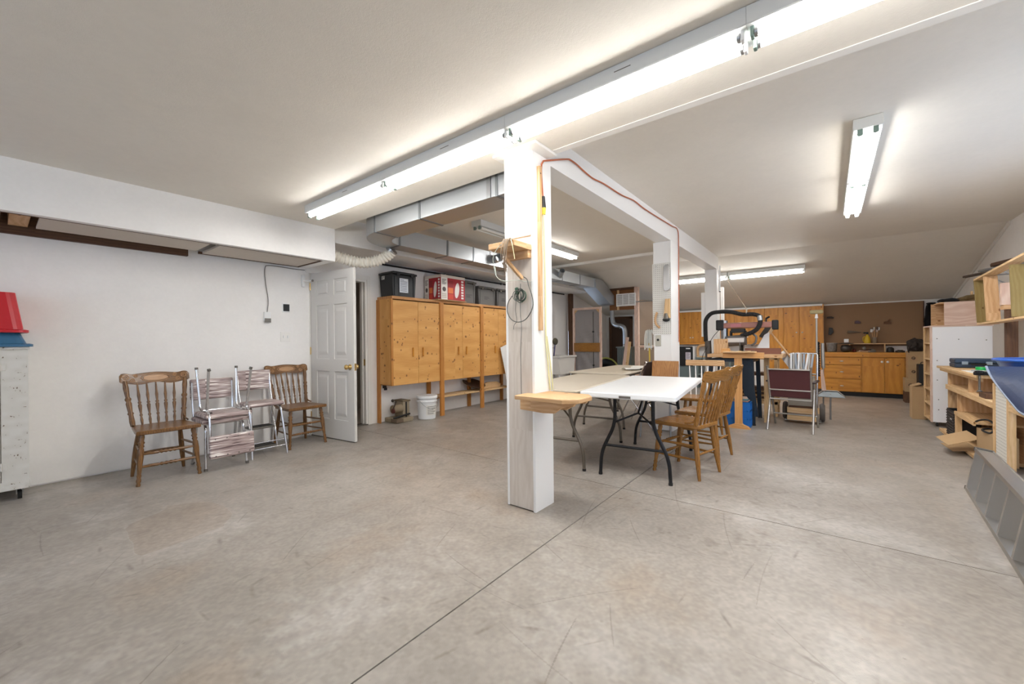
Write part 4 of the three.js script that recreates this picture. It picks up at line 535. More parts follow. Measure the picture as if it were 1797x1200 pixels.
// ---------------------------------------------------------------- chairs around the tables
oakChair('golden oak chair pushed up to the white table, nearer its rounded end', [-0.985, 0, -3.74], -1.80, mat.golden, 'golden oak chairs at the white table', false);
oakChair('golden oak chair at the white table, behind the other oak chair', [-0.985, 0, -4.36], -1.70, mat.golden, 'golden oak chairs at the white table', false);
{
  const c = thing('wooden_back_chair', 'steel chair with plain plywood backrest, in front of pegboard post', 'chair', [-1.60, 0, -4.92], 0); const wd = M(0xffffff, { map: rep(woodTex(171, 0xc08a4a, 0x925c26, { rings: 12, wave: 0.3, knots: 0 }), 0.4), roughness: 0.35 });
  mesh('backrest', tf(strip(padShape(0.32, 0.22, 0.018, 0.008)), 0, 0.78, -0.195, -0.12), wd, c, 1); mesh('seat', strip(padShape(0.36, 0.022, 0.36, 0.009)).translate(0, 0.45, 0.0), wd, c, 2);
  for (const s of [-1, 1]) { mesh('rear_leg', pipe([[s * 0.17, 0, -0.23], [s * 0.165, 0.43, -0.16], [s * 0.15, 0.86, -0.215]], 0.011, 0.1), mat.steel, c); mesh('front_leg', pipe([[s * 0.175, 0, 0.19], [s * 0.16, 0.43, 0.15], [s * 0.16, 0.435, -0.15]], 0.011, 0.06), mat.steel, c); }
  const k = thing('windsor_chair', 'pale wood chair with straight top rail and thin white spindles', 'chair', [-1.20, 0, -5.2], 0.05);
  mesh('top_rail', strip(padShape(0.44, 0.072, 0.026, 0.012)).translate(0, 0.86, -0.2), mat.pine, k, 0); mesh('seat', strip(padShape(0.42, 0.035, 0.40, 0.014)).translate(0, 0.45, 0), mat.golden, k, 2);
  for (let i = 0; i < 6; i++) mesh('spindle', turn([(i - 2.5) * 0.062, 0.46, -0.17], [(i - 2.5) * 0.07, 0.83, -0.2], [[0, 0.006], [0.5, 0.009], [1, 0.006]], 8), mat.whitePaint, k);
  for (const [x, z] of [[-1, 1], [1, 1], [-1, -1], [1, -1]]) mesh('leg', turn([x * 0.19, 0, z * 0.19], [x * 0.15, 0.44, z * 0.14], plainLeg, 8), mat.golden, k, 1); mesh('stretcher', bar([-0.178, 0.15, 0.175], [0.178, 0.15, 0.175], 0.009), mat.golden, k);
  const f = thing('folding_chair', 'dark brown folding chair with steel legs beside the farther table', 'chair', [-2.075, 0, -5.50], -Math.PI / 2 - 0.1), br = M(0x3a2620, { roughness: 0.5 });
  mesh('backrest', tf(strip(padShape(0.4, 0.2, 0.022, 0.01)), 0, 0.76, -0.17, -0.15), br, f); mesh('seat', strip(padShape(0.38, 0.03, 0.37, 0.012)).translate(0, 0.44, 0.02), br, f);
  for (const s of [-1, 1]) { mesh('front_leg', bar([s * 0.2, 0, 0.23], [s * 0.19, 0.86, -0.2], 0.011), mat.chrome, f); mesh('rear_leg', bar([s * 0.18, 0, -0.26], [s * 0.18, 0.44, 0.1], 0.011), mat.chrome, f); } mesh('crossbar', bar([-0.18, 0.1, -0.18], [0.18, 0.1, -0.18], 0.008), mat.chrome, f); mesh('crossbar', bar([-0.198, 0.1, 0.18], [0.198, 0.1, 0.18], 0.008), mat.chrome, f);
  const wb = thing('leaning_panel', 'tilted white panel leaning on plywood cabinet behind the wired post', 'panel', [-4.70, 0, -5.98]); mesh('sheet', ext([[0, 0], [0.62, 0.18], [0.32, 1.22], [-0.3, 1.04]], 0.012, 0.001).rotateY(Math.PI / 2).translate(0, 0, 0), mat.white, wb); wb.rotation.z = 0.012;  // plain white panel, tilted against the cabinet front
}
// ---------------------------------------------------------------- pegboard on the second post and tools on it
const pegTex = (spacing, base, hole) => dataTex(128, (u, v) => { const d = Math.hypot(u - 0.5, v - 0.5); return mix3(hex(hole), hex(base), cl((d - 0.11) * 20)); });
mat.pegWhite = M(0xffffff, { map: rep(pegTex(0, 0xdedbd4, 0x4f4a43), 0.0254), roughness: 0.6, metric: 2 });
mat.pegBrown = M(0xffffff, { map: rep(pegTex(0, 0x957350, 0x3c2a18), 0.0254), roughness: 0.6, metric: 2 });
{
  const p = thing('pegboard', 'white pegboard strip with tools on the second post', 'pegboard', [-1.665, 1.22, -5.226]); mesh('board', BB(-0.115, 0.113, 0, 0.90, 0.0, 0.006), mat.pegWhite, p); mesh('hook', [bar([-0.06, 0.86, 0.006], [-0.06, 0.86, 0.03], 0.003), bar([-0.06, 0.86, 0.03], [-0.06, 0.875, 0.034], 0.003)], mat.steel, p);
  const m = thing('sheet_metal_tool', 'long rounded sheet metal blade hanging on white pegboard', 'tool', [-1.598, 1.76, -5.21]); const q = []; for (let i = 0; i <= 12; i++) { const a = i / 12 * Math.PI; q.push([0.036 * Math.cos(a), 0.29 + 0.045 * Math.sin(a)]); } for (let i = 0; i <= 12; i++) { const a = Math.PI + i / 12 * Math.PI; q.push([0.042 * Math.cos(a), 0.05 + 0.05 * Math.sin(a)]); } mesh('blade', ext(q, 0.012, 0.003), M(0x9d9a96, { metalness: 1, roughness: 0.35 }), m);
  const g = thing('planer', 'hand tool with tan wooden handle and dark base on pegboard', 'tool', [-1.60, 1.36, -5.21]); mesh('wooden_body', ext([[-0.03, 0.08], [0.045, 0.06], [0.045, 0.3], [-0.01, 0.3]], 0.04, 0.004), mat.stud, g, 1); mesh('throat', [bar([0, 0.05, 0.03], [0.0, 0.12, 0.03], 0.035, 0.02, 12)], mat.greyMetal, g); mesh('dark_base', [sph(0.045, 0.0, 0.04, 0.03, 1, 0.55, 0.8)], mat.black, g);
  const h = thing('curved_handle', 'curved tan wooden handle hanging at the pegboard edge', 'handle', [-1.72, 1.30, -5.2]); mesh('handle', rod([[0.0, 0.2, 0], [-0.02, 0.12, 0.005], [-0.01, 0.05, 0.008], [0.035, 0.0, 0.01]], 0.014, 8), mat.pine, h);
  const o = thing('outlet_box', 'steel outlet box below the white pegboard', 'outlet', [-1.715, 1.14, -5.224]); mesh('plate', BB(-0.035, 0.035, -0.07, 0.07, 0, 0.01, 0.002), M(0xb9b3a4, { roughness: 0.4, metalness: 0.4 }), o); mesh('socket', bar([0, 0.01, 0.008], [0, 0.01, 0.014], 0.016, 0.016, 14), mat.black, o);
  const s3 = thing('nailed_board', 'white painted board nailed beside the pale post behind saw', 'board', [-1.777, 1.2, -7.87]); mesh('board', BB(-0.03, 0.03, 0, 0.79, -0.02, 0.02, 0.002), mat.whitePaint, s3);
  const s4 = thing('hanging_tube', 'narrow white tube hanging at the top of the pale post', 'tube', [-1.535, 2.01, -8.03]); mesh('tube', bar([0, 0, 0], [0, 0.46, 0], 0.013), mat.white, s4); mesh('cap', bar([0, -0.012, 0], [0, 0, 0], 0.014), mat.black, s4);
  const s5 = thing('thin_strip', 'tall thin white strip standing along the pale post', 'wood strip', [-1.53, 0, -8.22]); mesh('strip', BB(-0.02, 0.02, 0, 2.1, -0.06, 0.06, 0.002), mat.whitePaint, s5);
}
// ---------------------------------------------------------------- radial arm saw, stand, crates
{
  const red = M(0x9c6a5c, { roughness: 0.4, metalness: 0.2 }), grey = M(0x6d6a68, { roughness: 0.45, metalness: 0.35 }), navy = M(0x24303c, { roughness: 0.4, metalness: 0.3 });
  const s = thing('radial_arm_saw', 'radial arm saw with brown arm, grey motor and black hose', 'saw', [-0.95, 0, -6.5]);
  for (const [x, z] of [[-0.36, 0.25], [0.13, 0.25], [-0.36, -0.35], [0.13, -0.35]]) { const lg = mesh('leg', beam([x * 1.15, 0.03, z * 1.1], [x, 0.86, z], 0.05, 0.05), navy, s); mesh('foot', bar([x * 1.15, 0, z * 1.1], [x * 1.15, 0.03, z * 1.1], 0.03, 0.024), mat.black, lg); }
  mesh('stand_panel', ext([[-0.04, 0.85], [0.12, 0.85], [0.21, 0.12], [0.1, 0.12]], 0.03, 0.003).translate(0.0, 0, 0.26), navy, s); mesh('stand_frame', [BB(-0.38, 0.15, 0.84, 0.88, -0.37, -0.33), BB(-0.38, 0.15, 0.84, 0.88, 0.24, 0.28), BB(-0.38, -0.34, 0.84, 0.88, -0.33, 0.24), BB(0.11, 0.15, 0.84, 0.88, -0.33, 0.24)], navy, s);
  mesh('table', BB(-0.40, 0.48, 0.90, 0.945, -0.35, 0.32, 0.003), mat.pine, s, 0); mesh('fence', BB(0.03, 0.45, 0.945, 1.025, 0.06, 0.085, 0.002), M(0x7a4d3a, { roughness: 0.6 }), s); mesh('support_post', BB(0.24, 0.30, 0.0, 0.90, -0.1, -0.03), mat.stud, s);
  mesh('column', bar([-0.25, 0.88, -0.06], [-0.25, 1.42, -0.06], 0.045, 0.045, 18), mat.steel, s);
  const arm = mesh('arm', BB(-0.32, 0.36, 1.305, 1.385, -0.10, -0.01, 0.012), red, s); mesh('arm_cap', B(0.07, 0.13, 0.12, 0.375, 1.34, -0.055, 0.012), mat.black, arm); mesh('arm_head', B(0.1, 0.15, 0.13, -0.3, 1.355, -0.055, 0.015), mat.black, arm); mesh('badge', BB(-0.16, -0.03, 1.325, 1.365, -0.0105, -0.008), M(0xb06a70, { roughness: 0.4 }), arm); mesh('crank', [bar([0.27, 1.385, -0.05], [0.27, 1.43, -0.05], 0.01), bar([0.27, 1.43, -0.05], [0.31, 1.45, -0.02], 0.012)], mat.black, arm);
  const car = mesh('carriage', B(0.17, 0.06, 0.14, -0.07, 1.27, -0.05, 0.01), mat.black, s); mesh('yoke', [B(0.02, 0.14, 0.1, -0.16, 1.2, -0.05, 0.005), B(0.02, 0.14, 0.1, 0.02, 1.2, -0.05, 0.005)], mat.black, car);
  const mo = mesh('motor', aim(strip(new THREE.CylinderGeometry(0.075, 0.075, 0.24, 22)), V(-0.2, 1.12, 0.0), V(0.03, 1.14, 0.0)), grey, s); mesh('motor_label', B(0.21, 0.06, 0.01, -0.085, 1.135, 0.075, 0.003), M(0xcfc9c2, { roughness: 0.5 }), mo);
  mesh('blade_guard', [strip(new THREE.CylinderGeometry(0.12, 0.12, 0.045, 24, 1, false, Math.PI * 0.5, Math.PI)).rotateZ(Math.PI / 2).translate(-0.03, 1.08, -0.02)], grey, s); mesh('blade', strip(new THREE.CylinderGeometry(0.115, 0.115, 0.003, 32)).rotateZ(Math.PI / 2).translate(-0.03, 1.075, -0.02), mat.steel, s); mesh('handle', rod([[0.12, 1.22, 0.02], [0.16, 1.18, 0.03], [0.15, 1.1, 0.03], [0.1, 1.06, 0.02]], 0.014), grey, s);
  mesh('dust_box', B(0.18, 0.23, 0.12, -0.27, 1.04, 0.05, 0.005), mat.pine, s);
  const ho = mesh('vacuum_hose', ribbed([[-0.475, 1.12, 0.05], [-0.48, 1.3, 0.05], [-0.47, 1.44, 0.05], [-0.40, 1.525, 0.05], [-0.28, 1.545, 0.05], [-0.14, 1.535, 0.05], [0.0, 1.495, 0.05], [0.14, 1.488, 0.05], [0.2, 1.46, 0.05], [0.215, 1.40, 0.06], [0.18, 1.29, 0.07], [0.09, 1.23, 0.06], [-0.02, 1.2, 0.03]], 0.028, 0.0025, 90, 10), mat.rubber, s); mesh('hose_cuff', bar([0.205, 1.465, 0.05], [0.215, 1.40, 0.058], 0.034), mat.steel, ho);
  mesh('dust_pipe', bar([-0.445, 0.83, 0.02], [-0.45, 1.13, 0.04], 0.045, 0.043, 16), M(0x4f4a44, { roughness: 0.6 }), s); mesh('cord', rod([[-0.29, 1.3, 0.02], [-0.38, 1.18, 0.06], [-0.47, 1.0, 0.08], [-0.52, 0.86, 0.1], [-0.5, 0.6, 0.12]], 0.004, 5), mat.black, s);
  // bits on the saw table
  const bits = thing('offcut_blocks', 'jumble of pale offcut blocks lying on the saw table', 'offcuts', [-0.95, 0.946, -6.3]); const r = rng(12); for (let i = 0; i < 12; i++) mesh('block', B(0.03 + r() * 0.06, 0.02 + r() * 0.03, 0.02 + r() * 0.03, (r() - 0.5) * 0.32, 0.025, (r() - 0.5) * 0.1, 0.003, 0, r() * 3, 0), [mat.white, mat.stud, mat.greyMetal][i % 3], bits);
  const rope = thing('support_rope', 'thin pale rope from slope ceiling down to the saw hose', 'rope', [0, 0, 0]); mesh('rope', bar([-1.43, 2.2, -8.15], [-0.90, 1.56, -6.5], 0.006, 0.006, 6), M(0xd6c6ae, { roughness: 0.9 }), rope); mesh('knot', [tor(0.035, 0.004, -0.9, 1.535, -6.45, 0, Math.PI / 2, 0, 14)], M(0xd6c6ae, { roughness: 0.9 }), rope);
  // T-shaped roller stand
  const t = thing('work_stand', 'plain T-shaped pine stand with shaped foot beside blue crates', 'stand', [-0.925, 0, -5.92]); mesh('post', BB(-0.043, 0.043, 0.06, 0.905, -0.02, 0.02, 0.003), mat.stand || (mat.stand = M(0xffffff, { map: rep(woodTex(181, 0xdaa56a, 0xc28a4c, { rings: 16, knots: 1 }), 0.5), roughness: 0.55 })), t, 1); mesh('top_board', BB(-0.175, 0.285, 0.905, 0.978, -0.03, 0.03, 0.003), mat.stand, t, 0); mesh('top_rest', BB(-0.19, -0.1, 0.978, 1.03, -0.06, 0.06, 0.003), mat.stand, t, 0); mesh('shelf_board', BB(-0.155, 0.2, 0.979, 0.992, -0.06, 0.12), mat.stud, t, 0);
  mesh('foot', ext([[-0.135, 0], [0.135, 0], [0.11, 0.03], [0.06, 0.05], [0.043, 0.062], [-0.043, 0.062], [-0.06, 0.05], [-0.11, 0.03]], 0.06, 0.003).translate(0, 0, -0.03), mat.stand, t, 0); mesh('foot', BB(-0.03, 0.03, 0, 0.04, -0.045, -0.03), mat.stand, t, 2);
  // blue plastic crates
  const blue = M(0x1568b8, { roughness: 0.4 });
  const crate = (label, pos, ry, m) => { const c = thing('plastic_crate', label, 'crate', pos, ry, 'blue plastic crates'); const w = 0.3, h = 0.33, d = 0.19; for (const y of [0.006, 0.11, 0.215, 0.318]) mesh('rail', [BB(-w / 2, w / 2, y - 0.006, y + 0.012, d / 2 - 0.012, d / 2), BB(-w / 2, w / 2, y - 0.006, y + 0.012, -d / 2, -d / 2 + 0.012), BB(-w / 2, -w / 2 + 0.012, y - 0.006, y + 0.012, -d / 2 + 0.012, d / 2 - 0.012), BB(w / 2 - 0.012, w / 2, y - 0.006, y + 0.012, -d / 2 + 0.012, d / 2 - 0.012)], m, c); for (const [sx, sz] of [[0, 1], [0, -1], [1, 0], [-1, 0]]) { const pan = mesh('lattice_wall', sx ? BB(sx * (w / 2 - 0.006) - 0.002, sx * (w / 2 - 0.006) + 0.002, 0.012, h - 0.01, -d / 2, d / 2) : BB(-w / 2, w / 2, 0.012, h - 0.01, sz * (d / 2 - 0.006) - 0.002, sz * (d / 2 - 0.006) + 0.002), m, c); for (let k = 0; k < 5; k++) mesh('slat', sx ? BB(sx * (w / 2 - 0.004) - 0.004, sx * (w / 2 - 0.004) + 0.004, 0.012, h - 0.01, -d / 2 + 0.02 + k * 0.0375 - 0.005, -d / 2 + 0.02 + k * 0.0375 + 0.005) : BB(-w / 2 + 0.03 + k * 0.06 - 0.006, -w / 2 + 0.03 + k * 0.06 + 0.006, 0.012, h - 0.01, sz * (d / 2 - 0.004) - 0.004, sz * (d / 2 - 0.004) + 0.004), m, pan); } mesh('floor', BB(-w / 2, w / 2, 0, 0.006, -d / 2, d / 2), m, c); return c; };
  crate('bright blue plastic crate on the floor behind the pine T stand', [-0.955, 0, -6.07], 0, blue);
  const cl2 = thing('cloth_pile', 'folded cloths piled on top of the blue crate', 'cloths', [-0.955, 0.332, -6.07]); for (let i = 0; i < 3; i++) mesh('cloth', B(0.26 - i * 0.02, 0.018, 0.17, 0, 0.009 + i * 0.018, 0, 0.008, 0, i * 0.1), [M(0x9a7a70, { roughness: 0.9 }), M(0x50808a, { roughness: 0.9 }), M(0xb09a8c, { roughness: 0.9 })][i], cl2);
  // shelf unit behind the saw
  const u = thing('lumber_rack', 'low open pine rack of boards behind the saw', 'rack', [-0.95, 0, -7.25]); for (const x of [-0.42, 0.33]) for (const z of [-0.13, 0.13]) mesh('upright', BB(x - 0.02, x + 0.02, 0, 0.92, z - 0.03, z + 0.03), mat.stud, u, 1); for (const y of [0.2, 0.40, 0.62, 0.86]) mesh('rack_shelf', BB(-0.45, 0.36, y - 0.02, y + 0.02, -0.16, 0.16), y > 0.8 || y < 0.3 ? mat.stud : mat.darkWood, u, 0); for (let i = 0; i < 5; i++) mesh('board', BB(-0.38, 0.28, 0.225 + i * 0.03, 0.247 + i * 0.03, -0.12, 0.12 - i * 0.01), i % 2 ? mat.darkWood : mat.stud, u, 0);
}
// ---------------------------------------------------------------- maroon lawn chair, hand truck, brooms, dustpan
{
  const maroon = M(0x552a2b, { roughness: 0.75, bumpMap: rep(fineNoise, 0.02), bumpScale: 0.0004 });
  const c = thing('lawn_chair', 'maroon fabric lawn chair with silver frame, back turned', 'chair', [-0.37, 0, -6.30], Math.PI - 0.08);
  const back = mesh('backrest', tf(ext([[-0.205, 0], [0.205, 0], [0.215, 0.37], [-0.215, 0.37]], 0.012, 0.003), 0, 0.42, -0.2, -0.28), maroon, c); mesh('seat', tf(B(0.41, 0.012, 0.4, 0, 0, 0, 0.004), 0, 0.41, 0.02, 0.04), maroon, c);
  for (const s of [-1, 1]) { mesh('back_tube', bar([s * 0.215, 0.40, -0.185], [s * 0.222, 0.81, -0.312], 0.0125), mat.alu, c); mesh('rear_leg', bar([s * 0.235, 0, -0.27], [s * 0.225, 0.60, -0.02], 0.0125), mat.alu, c); mesh('front_leg', bar([s * 0.235, 0, 0.24], [s * 0.225, 0.60, -0.1], 0.0125), mat.alu, c); mesh('arm_rest', B(0.045, 0.022, 0.36, s * 0.24, 0.61, -0.02, 0.01), M(0x3a2a26, { roughness: 0.6 }), c); mesh('seat_tube', bar([s * 0.21, 0.40, -0.19], [s * 0.21, 0.42, 0.23], 0.0115), mat.alu, c); }
  for (const [y, z] of [[0.77, -0.307], [0.51, -0.227], [0.39, -0.19]]) mesh('cross_tube', bar([-0.215, y, z - 0.004], [0.215, y, z - 0.004], 0.01), mat.alu, c); mesh('cross_tube', bar([-0.235, 0.16, 0.135], [0.235, 0.16, 0.135], 0.01), mat.alu, c);
  const h = thing('hand_truck', 'hand truck with two grey tyres, carrying crate of papers', 'hand truck', [-0.29, 0, -7.0]);
  for (const s of [-1, 1]) { const w = mesh('wheel', strip(new THREE.TorusGeometry(0.095, 0.032, 10, 26)).rotateY(Math.PI / 2).translate(s * 0.21, 0.127, -0.02), M(0x5a544f, { roughness: 0.8 }), h); mesh('hub', strip(new THREE.CylinderGeometry(0.07, 0.07, 0.035, 18)).rotateZ(Math.PI / 2).translate(s * 0.21, 0.127, -0.02), mat.black, w); mesh('upright_tube', pipe([[s * 0.15, 0.08, 0.07], [s * 0.16, 0.88, -0.05], [s * 0.16, 0.935, -0.07], [0, 0.94, -0.072]], 0.0125, 0.06), mat.chrome, h); }
  mesh('axle', bar([-0.2, 0.127, -0.02], [0.2, 0.127, -0.02], 0.012), mat.steel, h); for (const y of [0.22, 0.45, 0.65]) mesh('cross_strap', bar([-0.155, y, 0.05 - (y - 0.08) * 0.15], [0.155, y, 0.05 - (y - 0.08) * 0.15], 0.01), mat.steel, h); mesh('toe_plate', BB(-0.2, 0.2, 0.03, 0.04, 0.07, 0.25), mat.steel, h); mesh('slat_board', BB(-0.18, 0.18, 0.12, 0.2, 0.08, 0.1), mat.stud, h);
  const pc = thing('paper_carton', 'carton of upright papers and folders on the hand truck', 'papers', [-0.30, 0.042, -6.78]); mesh('carton', BB(-0.15, 0.15, 0.2, 0.6, -0.08, 0.08, 0.003), M(0x8d8478, { roughness: 0.8 }), pc); for (const y of [0.0, 0.1]) mesh('support_slat', BB(-0.16, 0.16, y, y + 0.07, -0.08, 0.08), mat.stud, pc); mesh('support_slat', BB(-0.14, 0.14, 0.17, 0.2, -0.07, 0.07), mat.darkWood, pc); const r = rng(21); for (let i = 0; i < 9; i++) mesh('folder', tf(B(0.022, 0.3, 0.16, 0, 0, 0), -0.11 + i * 0.028, 0.74 + r() * 0.02, 0, 0, 0, -0.06 + (r() - 0.5) * 0.14 + (i > 5 ? -0.06 : 0.06)), [mat.white, M(0xb9b4ab, { roughness: 0.7 }), M(0xa4adb5, { roughness: 0.7 })][i % 3], pc);
  const wp = thing('white_board_piece', 'tilted white sheet of board beside the leaning push broom', 'board', [-0.47, 0.66, -6.83]); mesh('sheet', tf(ext([[-0.1, 0.28], [-0.02, 0.33], [0.16, 0.05], [0.08, 0.0]], 0.008), 0, 0, 0), mat.white, wp);
  const wp2 = thing('white_guide', 'white trapezoid board standing on the saw table', 'board', [-0.73, 0.946, -6.72]); mesh('sheet', ext([[-0.12, 0], [0.07, 0], [0.07, 0.3], [0.01, 0.26]], 0.014, 0.001), mat.white, wp2);
  const pb = thing('push_broom', 'push broom leaning with grey bristles up, wooden handle', 'broom', [0, 0, 0]); mesh('handle', bar([-0.15, 0.5, -6.66], [-0.66, 1.24, -6.9], 0.0135), mat.pine, pb); mesh('head', beam([-0.625, 1.33, -6.90], [-0.735, 1.15, -6.90], 0.05, 0.05, 0.004), mat.stud, pb); mesh('bristles', beam([-0.665, 1.35, -6.88], [-0.775, 1.17, -6.88], 0.065, 0.06), M(0x4a4744, { roughness: 1, bumpMap: rep(fineNoise, 0.03), bumpScale: 0.003 }), pb);
  const b2 = thing('straw_broom', 'upright push broom with straw bristles on top of metal pole', 'broom', [-0.14, 0, -7.3]); mesh('pole', bar([0.0, 0.02, 0.0], [0.0, 1.47, 0], 0.0125), mat.alu, b2); mesh('socket', bar([0, 1.44, 0], [0, 1.5, 0], 0.022, 0.012), mat.white, b2); mesh('bristles', B(0.155, 0.055, 0.06, 0, 1.53, 0, 0.02), M(0xc9b98a, { roughness: 1, bumpMap: rep(fineNoise, 0.02), bumpScale: 0.004 }), b2);
  const dr = thing('drill_auger', 'dark twisted auger rod beside a silver tube by the broom', 'auger', [-0.12, 0, -7.38]); mesh('tube', bar([0.05, 0.72, 0], [0.045, 1.08, 0], 0.024, 0.022, 12), mat.alu, dr); mesh('auger', ribbed([[0.0, 0.6, 0.02], [0.0, 0.85, 0.02], [0.0, 1.1, 0.02]], 0.012, 0.007, 14, 8), mat.black, dr); mesh('shaft', bar([0.05, 0.0, 0], [0.05, 0.72, 0], 0.01), mat.steel, dr);
  const dp = thing('dustpan', 'long handled metal dustpan resting by the hand truck', 'dustpan', [-0.02, 0, -7.25]); mesh('pan', ext([[-0.13, 0.0], [-0.05, 0.12], [0.11, 0.12], [0.19, 0.0]], 0.012, 0.001).rotateX(-Math.PI / 2 + 0.5).translate(0, 0.32, 0.02), M(0xb7c4cc, { metalness: 0.6, roughness: 0.4 }), dp); mesh('pan_rim', [rod([[-0.13, 0.34, 0.02], [-0.05, 0.40, -0.09], [0.11, 0.40, -0.09], [0.19, 0.34, 0.02]], 0.008, 6, 30, 0.1)], mat.alu, dp); mesh('handle', ext([[-0.02, 0], [0.035, 0], [0.0, 0.3], [-0.03, 0.3]], 0.015, 0.002).translate(-0.05, 0.40, -0.08), mat.fir, dp); mesh('support_leg', bar([0.03, 0, -0.03], [0.03, 0.36, -0.03], 0.012), mat.steel, dp);
}

// ================================================================ objects: far wall
const knotWhite = M(0xe9e4da, { roughness: 0.35 });
{
  const zf = -10.8, yt = 1.872;
  const cupboard = (label, x0, x1, y0, seams, knobs, stiles, side) => {
    const c = thing('pine_cupboard', label, 'cupboard', [x0, 0, ZF], 0, 'knotty pine cupboards on the far wall'), W = x1 - x0, D = zf - ZF;
    mesh('carcass', [BB(0, W, y0, yt - 0.03, 0.005, D - 0.022)], mat.knotty, c, 1); mesh('top_trim', BB(0, W, yt - 0.03, yt + 0.01, 0.005, D + 0.004), mat.trim, c); mesh('bottom_rail', BB(0, W, y0, y0 + 0.05, D - 0.02, D), mat.knotty, c, 0);
    for (let i = 0; i + 1 < seams.length; i++) { const a = seams[i] - x0, b = seams[i + 1] - x0; if (stiles.includes(i)) mesh('stile', BB(a + 0.001, b - 0.001, y0 + 0.051, yt - 0.032, D - 0.021, D + 0.002, 0.002), mat.knotty, c, 1); else mesh('cupboard_door', BB(a + 0.002, b - 0.002, y0 + 0.054, yt - 0.034, D - 0.02, D + 0.006, 0.003), mat.knotty, c, 1); }
    for (const [x, y] of knobs) mesh('knob', lathe([[0.007, 0], [0.006, 0.012], [0.015, 0.018], [0.015, 0.024], [0, 0.03]], 0, 0, 0, 12).rotateX(Math.PI / 2).translate(x - x0, y, D + 0.006), knotWhite, c);
    if (side) mesh('end_panel', BB(W, W + 0.018, y0, yt, 0.005, D + 0.008, 0.002), mat.knotty, c, 1);
    return c;
  };
  cupboard('upper knotty pine cupboard seen between the two farther posts', -3.27, -1.955, 1.03, [-3.27, -2.994, -2.714, -2.418, -2.19, -1.955], [[-2.74, 1.2], [-2.68, 1.2]], []);
  cupboard('upper knotty pine cupboard behind the radial arm saw', -1.953, -1.151, 1.03, [-1.953, -1.761, -1.464, -1.151], [[-1.49, 1.2]], []);
  cupboard('tall knotty pine cupboard with white knobs next to the pegboard', -1.149, -0.106, 0.08, [-1.149, -0.892, -0.788, -0.507, -0.206, -0.106], [[-0.556, 1.285], [-0.455, 1.285]], [1, 4], true);
  // counter
  const c = thing('pine_counter', 'low knotty pine counter with drawers and doors below pegboard', 'counter', [-0.085, 0, ZF + 0.005]), D = 0.6, W = 1.215;
  mesh('carcass', BB(0, W, 0.085, 0.775, 0, D - 0.02), mat.knotty, c, 0); mesh('kickboard', BB(0.01, W - 0.01, 0, 0.085, 0.02, D - 0.07), mat.black, c); mesh('countertop', BB(-0.001, W + 0.02, 0.776, 0.866, 0, D + 0.012, 0.006), mat.knotty, c, 0); mesh('center_stile', BB(0.578, 0.588, 0.09, 0.77, D - 0.02, D), mat.knotty, c, 1);
  for (const [y0, y1, ky] of [[0.622, 0.762, 0.692], [0.345, 0.612, 0.478], [0.095, 0.335, 0.2]]) { const d = mesh('drawer', BB(0.012, 0.572, y0, y1, D - 0.019, D + 0.004, 0.004), mat.knotty, c, 0); mesh('pull', sph(0.03, 0.28, ky, D + 0.012, 1, 0.35, 0.5, 10), knotWhite, d); }
  for (const [x0, x1, kx] of [[0.592, 0.912, 0.877], [0.918, 1.19, 0.957]]) { const d = mesh('cupboard_door', BB(x0, x1, 0.095, 0.762, D - 0.019, D + 0.004, 0.004), mat.knotty, c, 1); mesh('knob', lathe([[0.008, 0], [0.007, 0.012], [0.02, 0.018], [0.02, 0.024], [0, 0.03]], 0, 0, 0, 12).rotateX(Math.PI / 2).translate(kx, 0.69, D + 0.004), knotWhite, d); }
  // pegboard and back shelf
  const p = thing('wall_pegboard', 'large brown pegboard above the pine counter', 'pegboard', [0, 0, ZF]); mesh('board', BB(-0.085, 1.43, 0.868, 1.852, 0.002, 0.012), mat.pegBrown, p); mesh('edge_strip', BB(1.43, 1.445, 0.868, 1.852, 0.002, 0.02), mat.darkWood, p);
  const sh = thing('back_shelf', 'narrow shelf with divider standing on the pine counter', 'shelf', [0, 0.868, ZF + 0.014]); mesh('shelf_board', BB(0.33, 1.24, 0.155, 0.172, 0, 0.19), mat.stud, sh, 0); for (const x of [0.335, 0.87, 1.232]) mesh('divider', BB(x - 0.008, x + 0.008, 0, 0.155, 0, 0.18), mat.stud, sh, 1); mesh('white_back', BB(0.88, 1.22, 0.0, 0.12, 0.002, 0.006), mat.white, sh);
  // counter items
  const cy = 0.867, it = (n, l, cat, x, y, z) => thing(n, l, cat, [x, y, z]);
  const pot = it('glazed_crock', 'grey patterned crock at the cupboard end of the counter', 'crock', 0.045, cy, -10.62); mesh('bowl', lathe([[0, 0], [0.07, 0], [0.08, 0.02], [0.09, 0.16], [0.095, 0.18], [0.085, 0.18], [0.075, 0.03], [0, 0.02]]), M(0x9c948c, { map: rep(fineNoise, 0.3), roughness: 0.4 }), pot); mesh('rim', tor(0.088, 0.007, 0, 0.18, 0, Math.PI / 2), M(0xb9b1a7, { roughness: 0.4 }), pot);
  const jar = it('dark_kettle', 'round dark metal pot with lid beside the grey crock', 'pot', 0.268, cy, -10.62); mesh('body', lathe([[0, 0], [0.06, 0], [0.085, 0.04], [0.09, 0.09], [0.07, 0.14], [0, 0.15]]), M(0x4b4541, { roughness: 0.3, metalness: 0.4 }), jar); mesh('lid', lathe([[0.12, 0.165], [0.125, 0.172], [0.05, 0.19], [0, 0.19], [0, 0.16]], 0, 0, 0), M(0x3a332d, { roughness: 0.5 }), jar);
  const cup = it('white_box', 'small white box sitting on the dark pot lid', 'box', 0.275, cy + 0.195, -10.62); mesh('box', B(0.075, 0.07, 0.075, 0, 0.036, 0, 0.006), mat.white, cup);
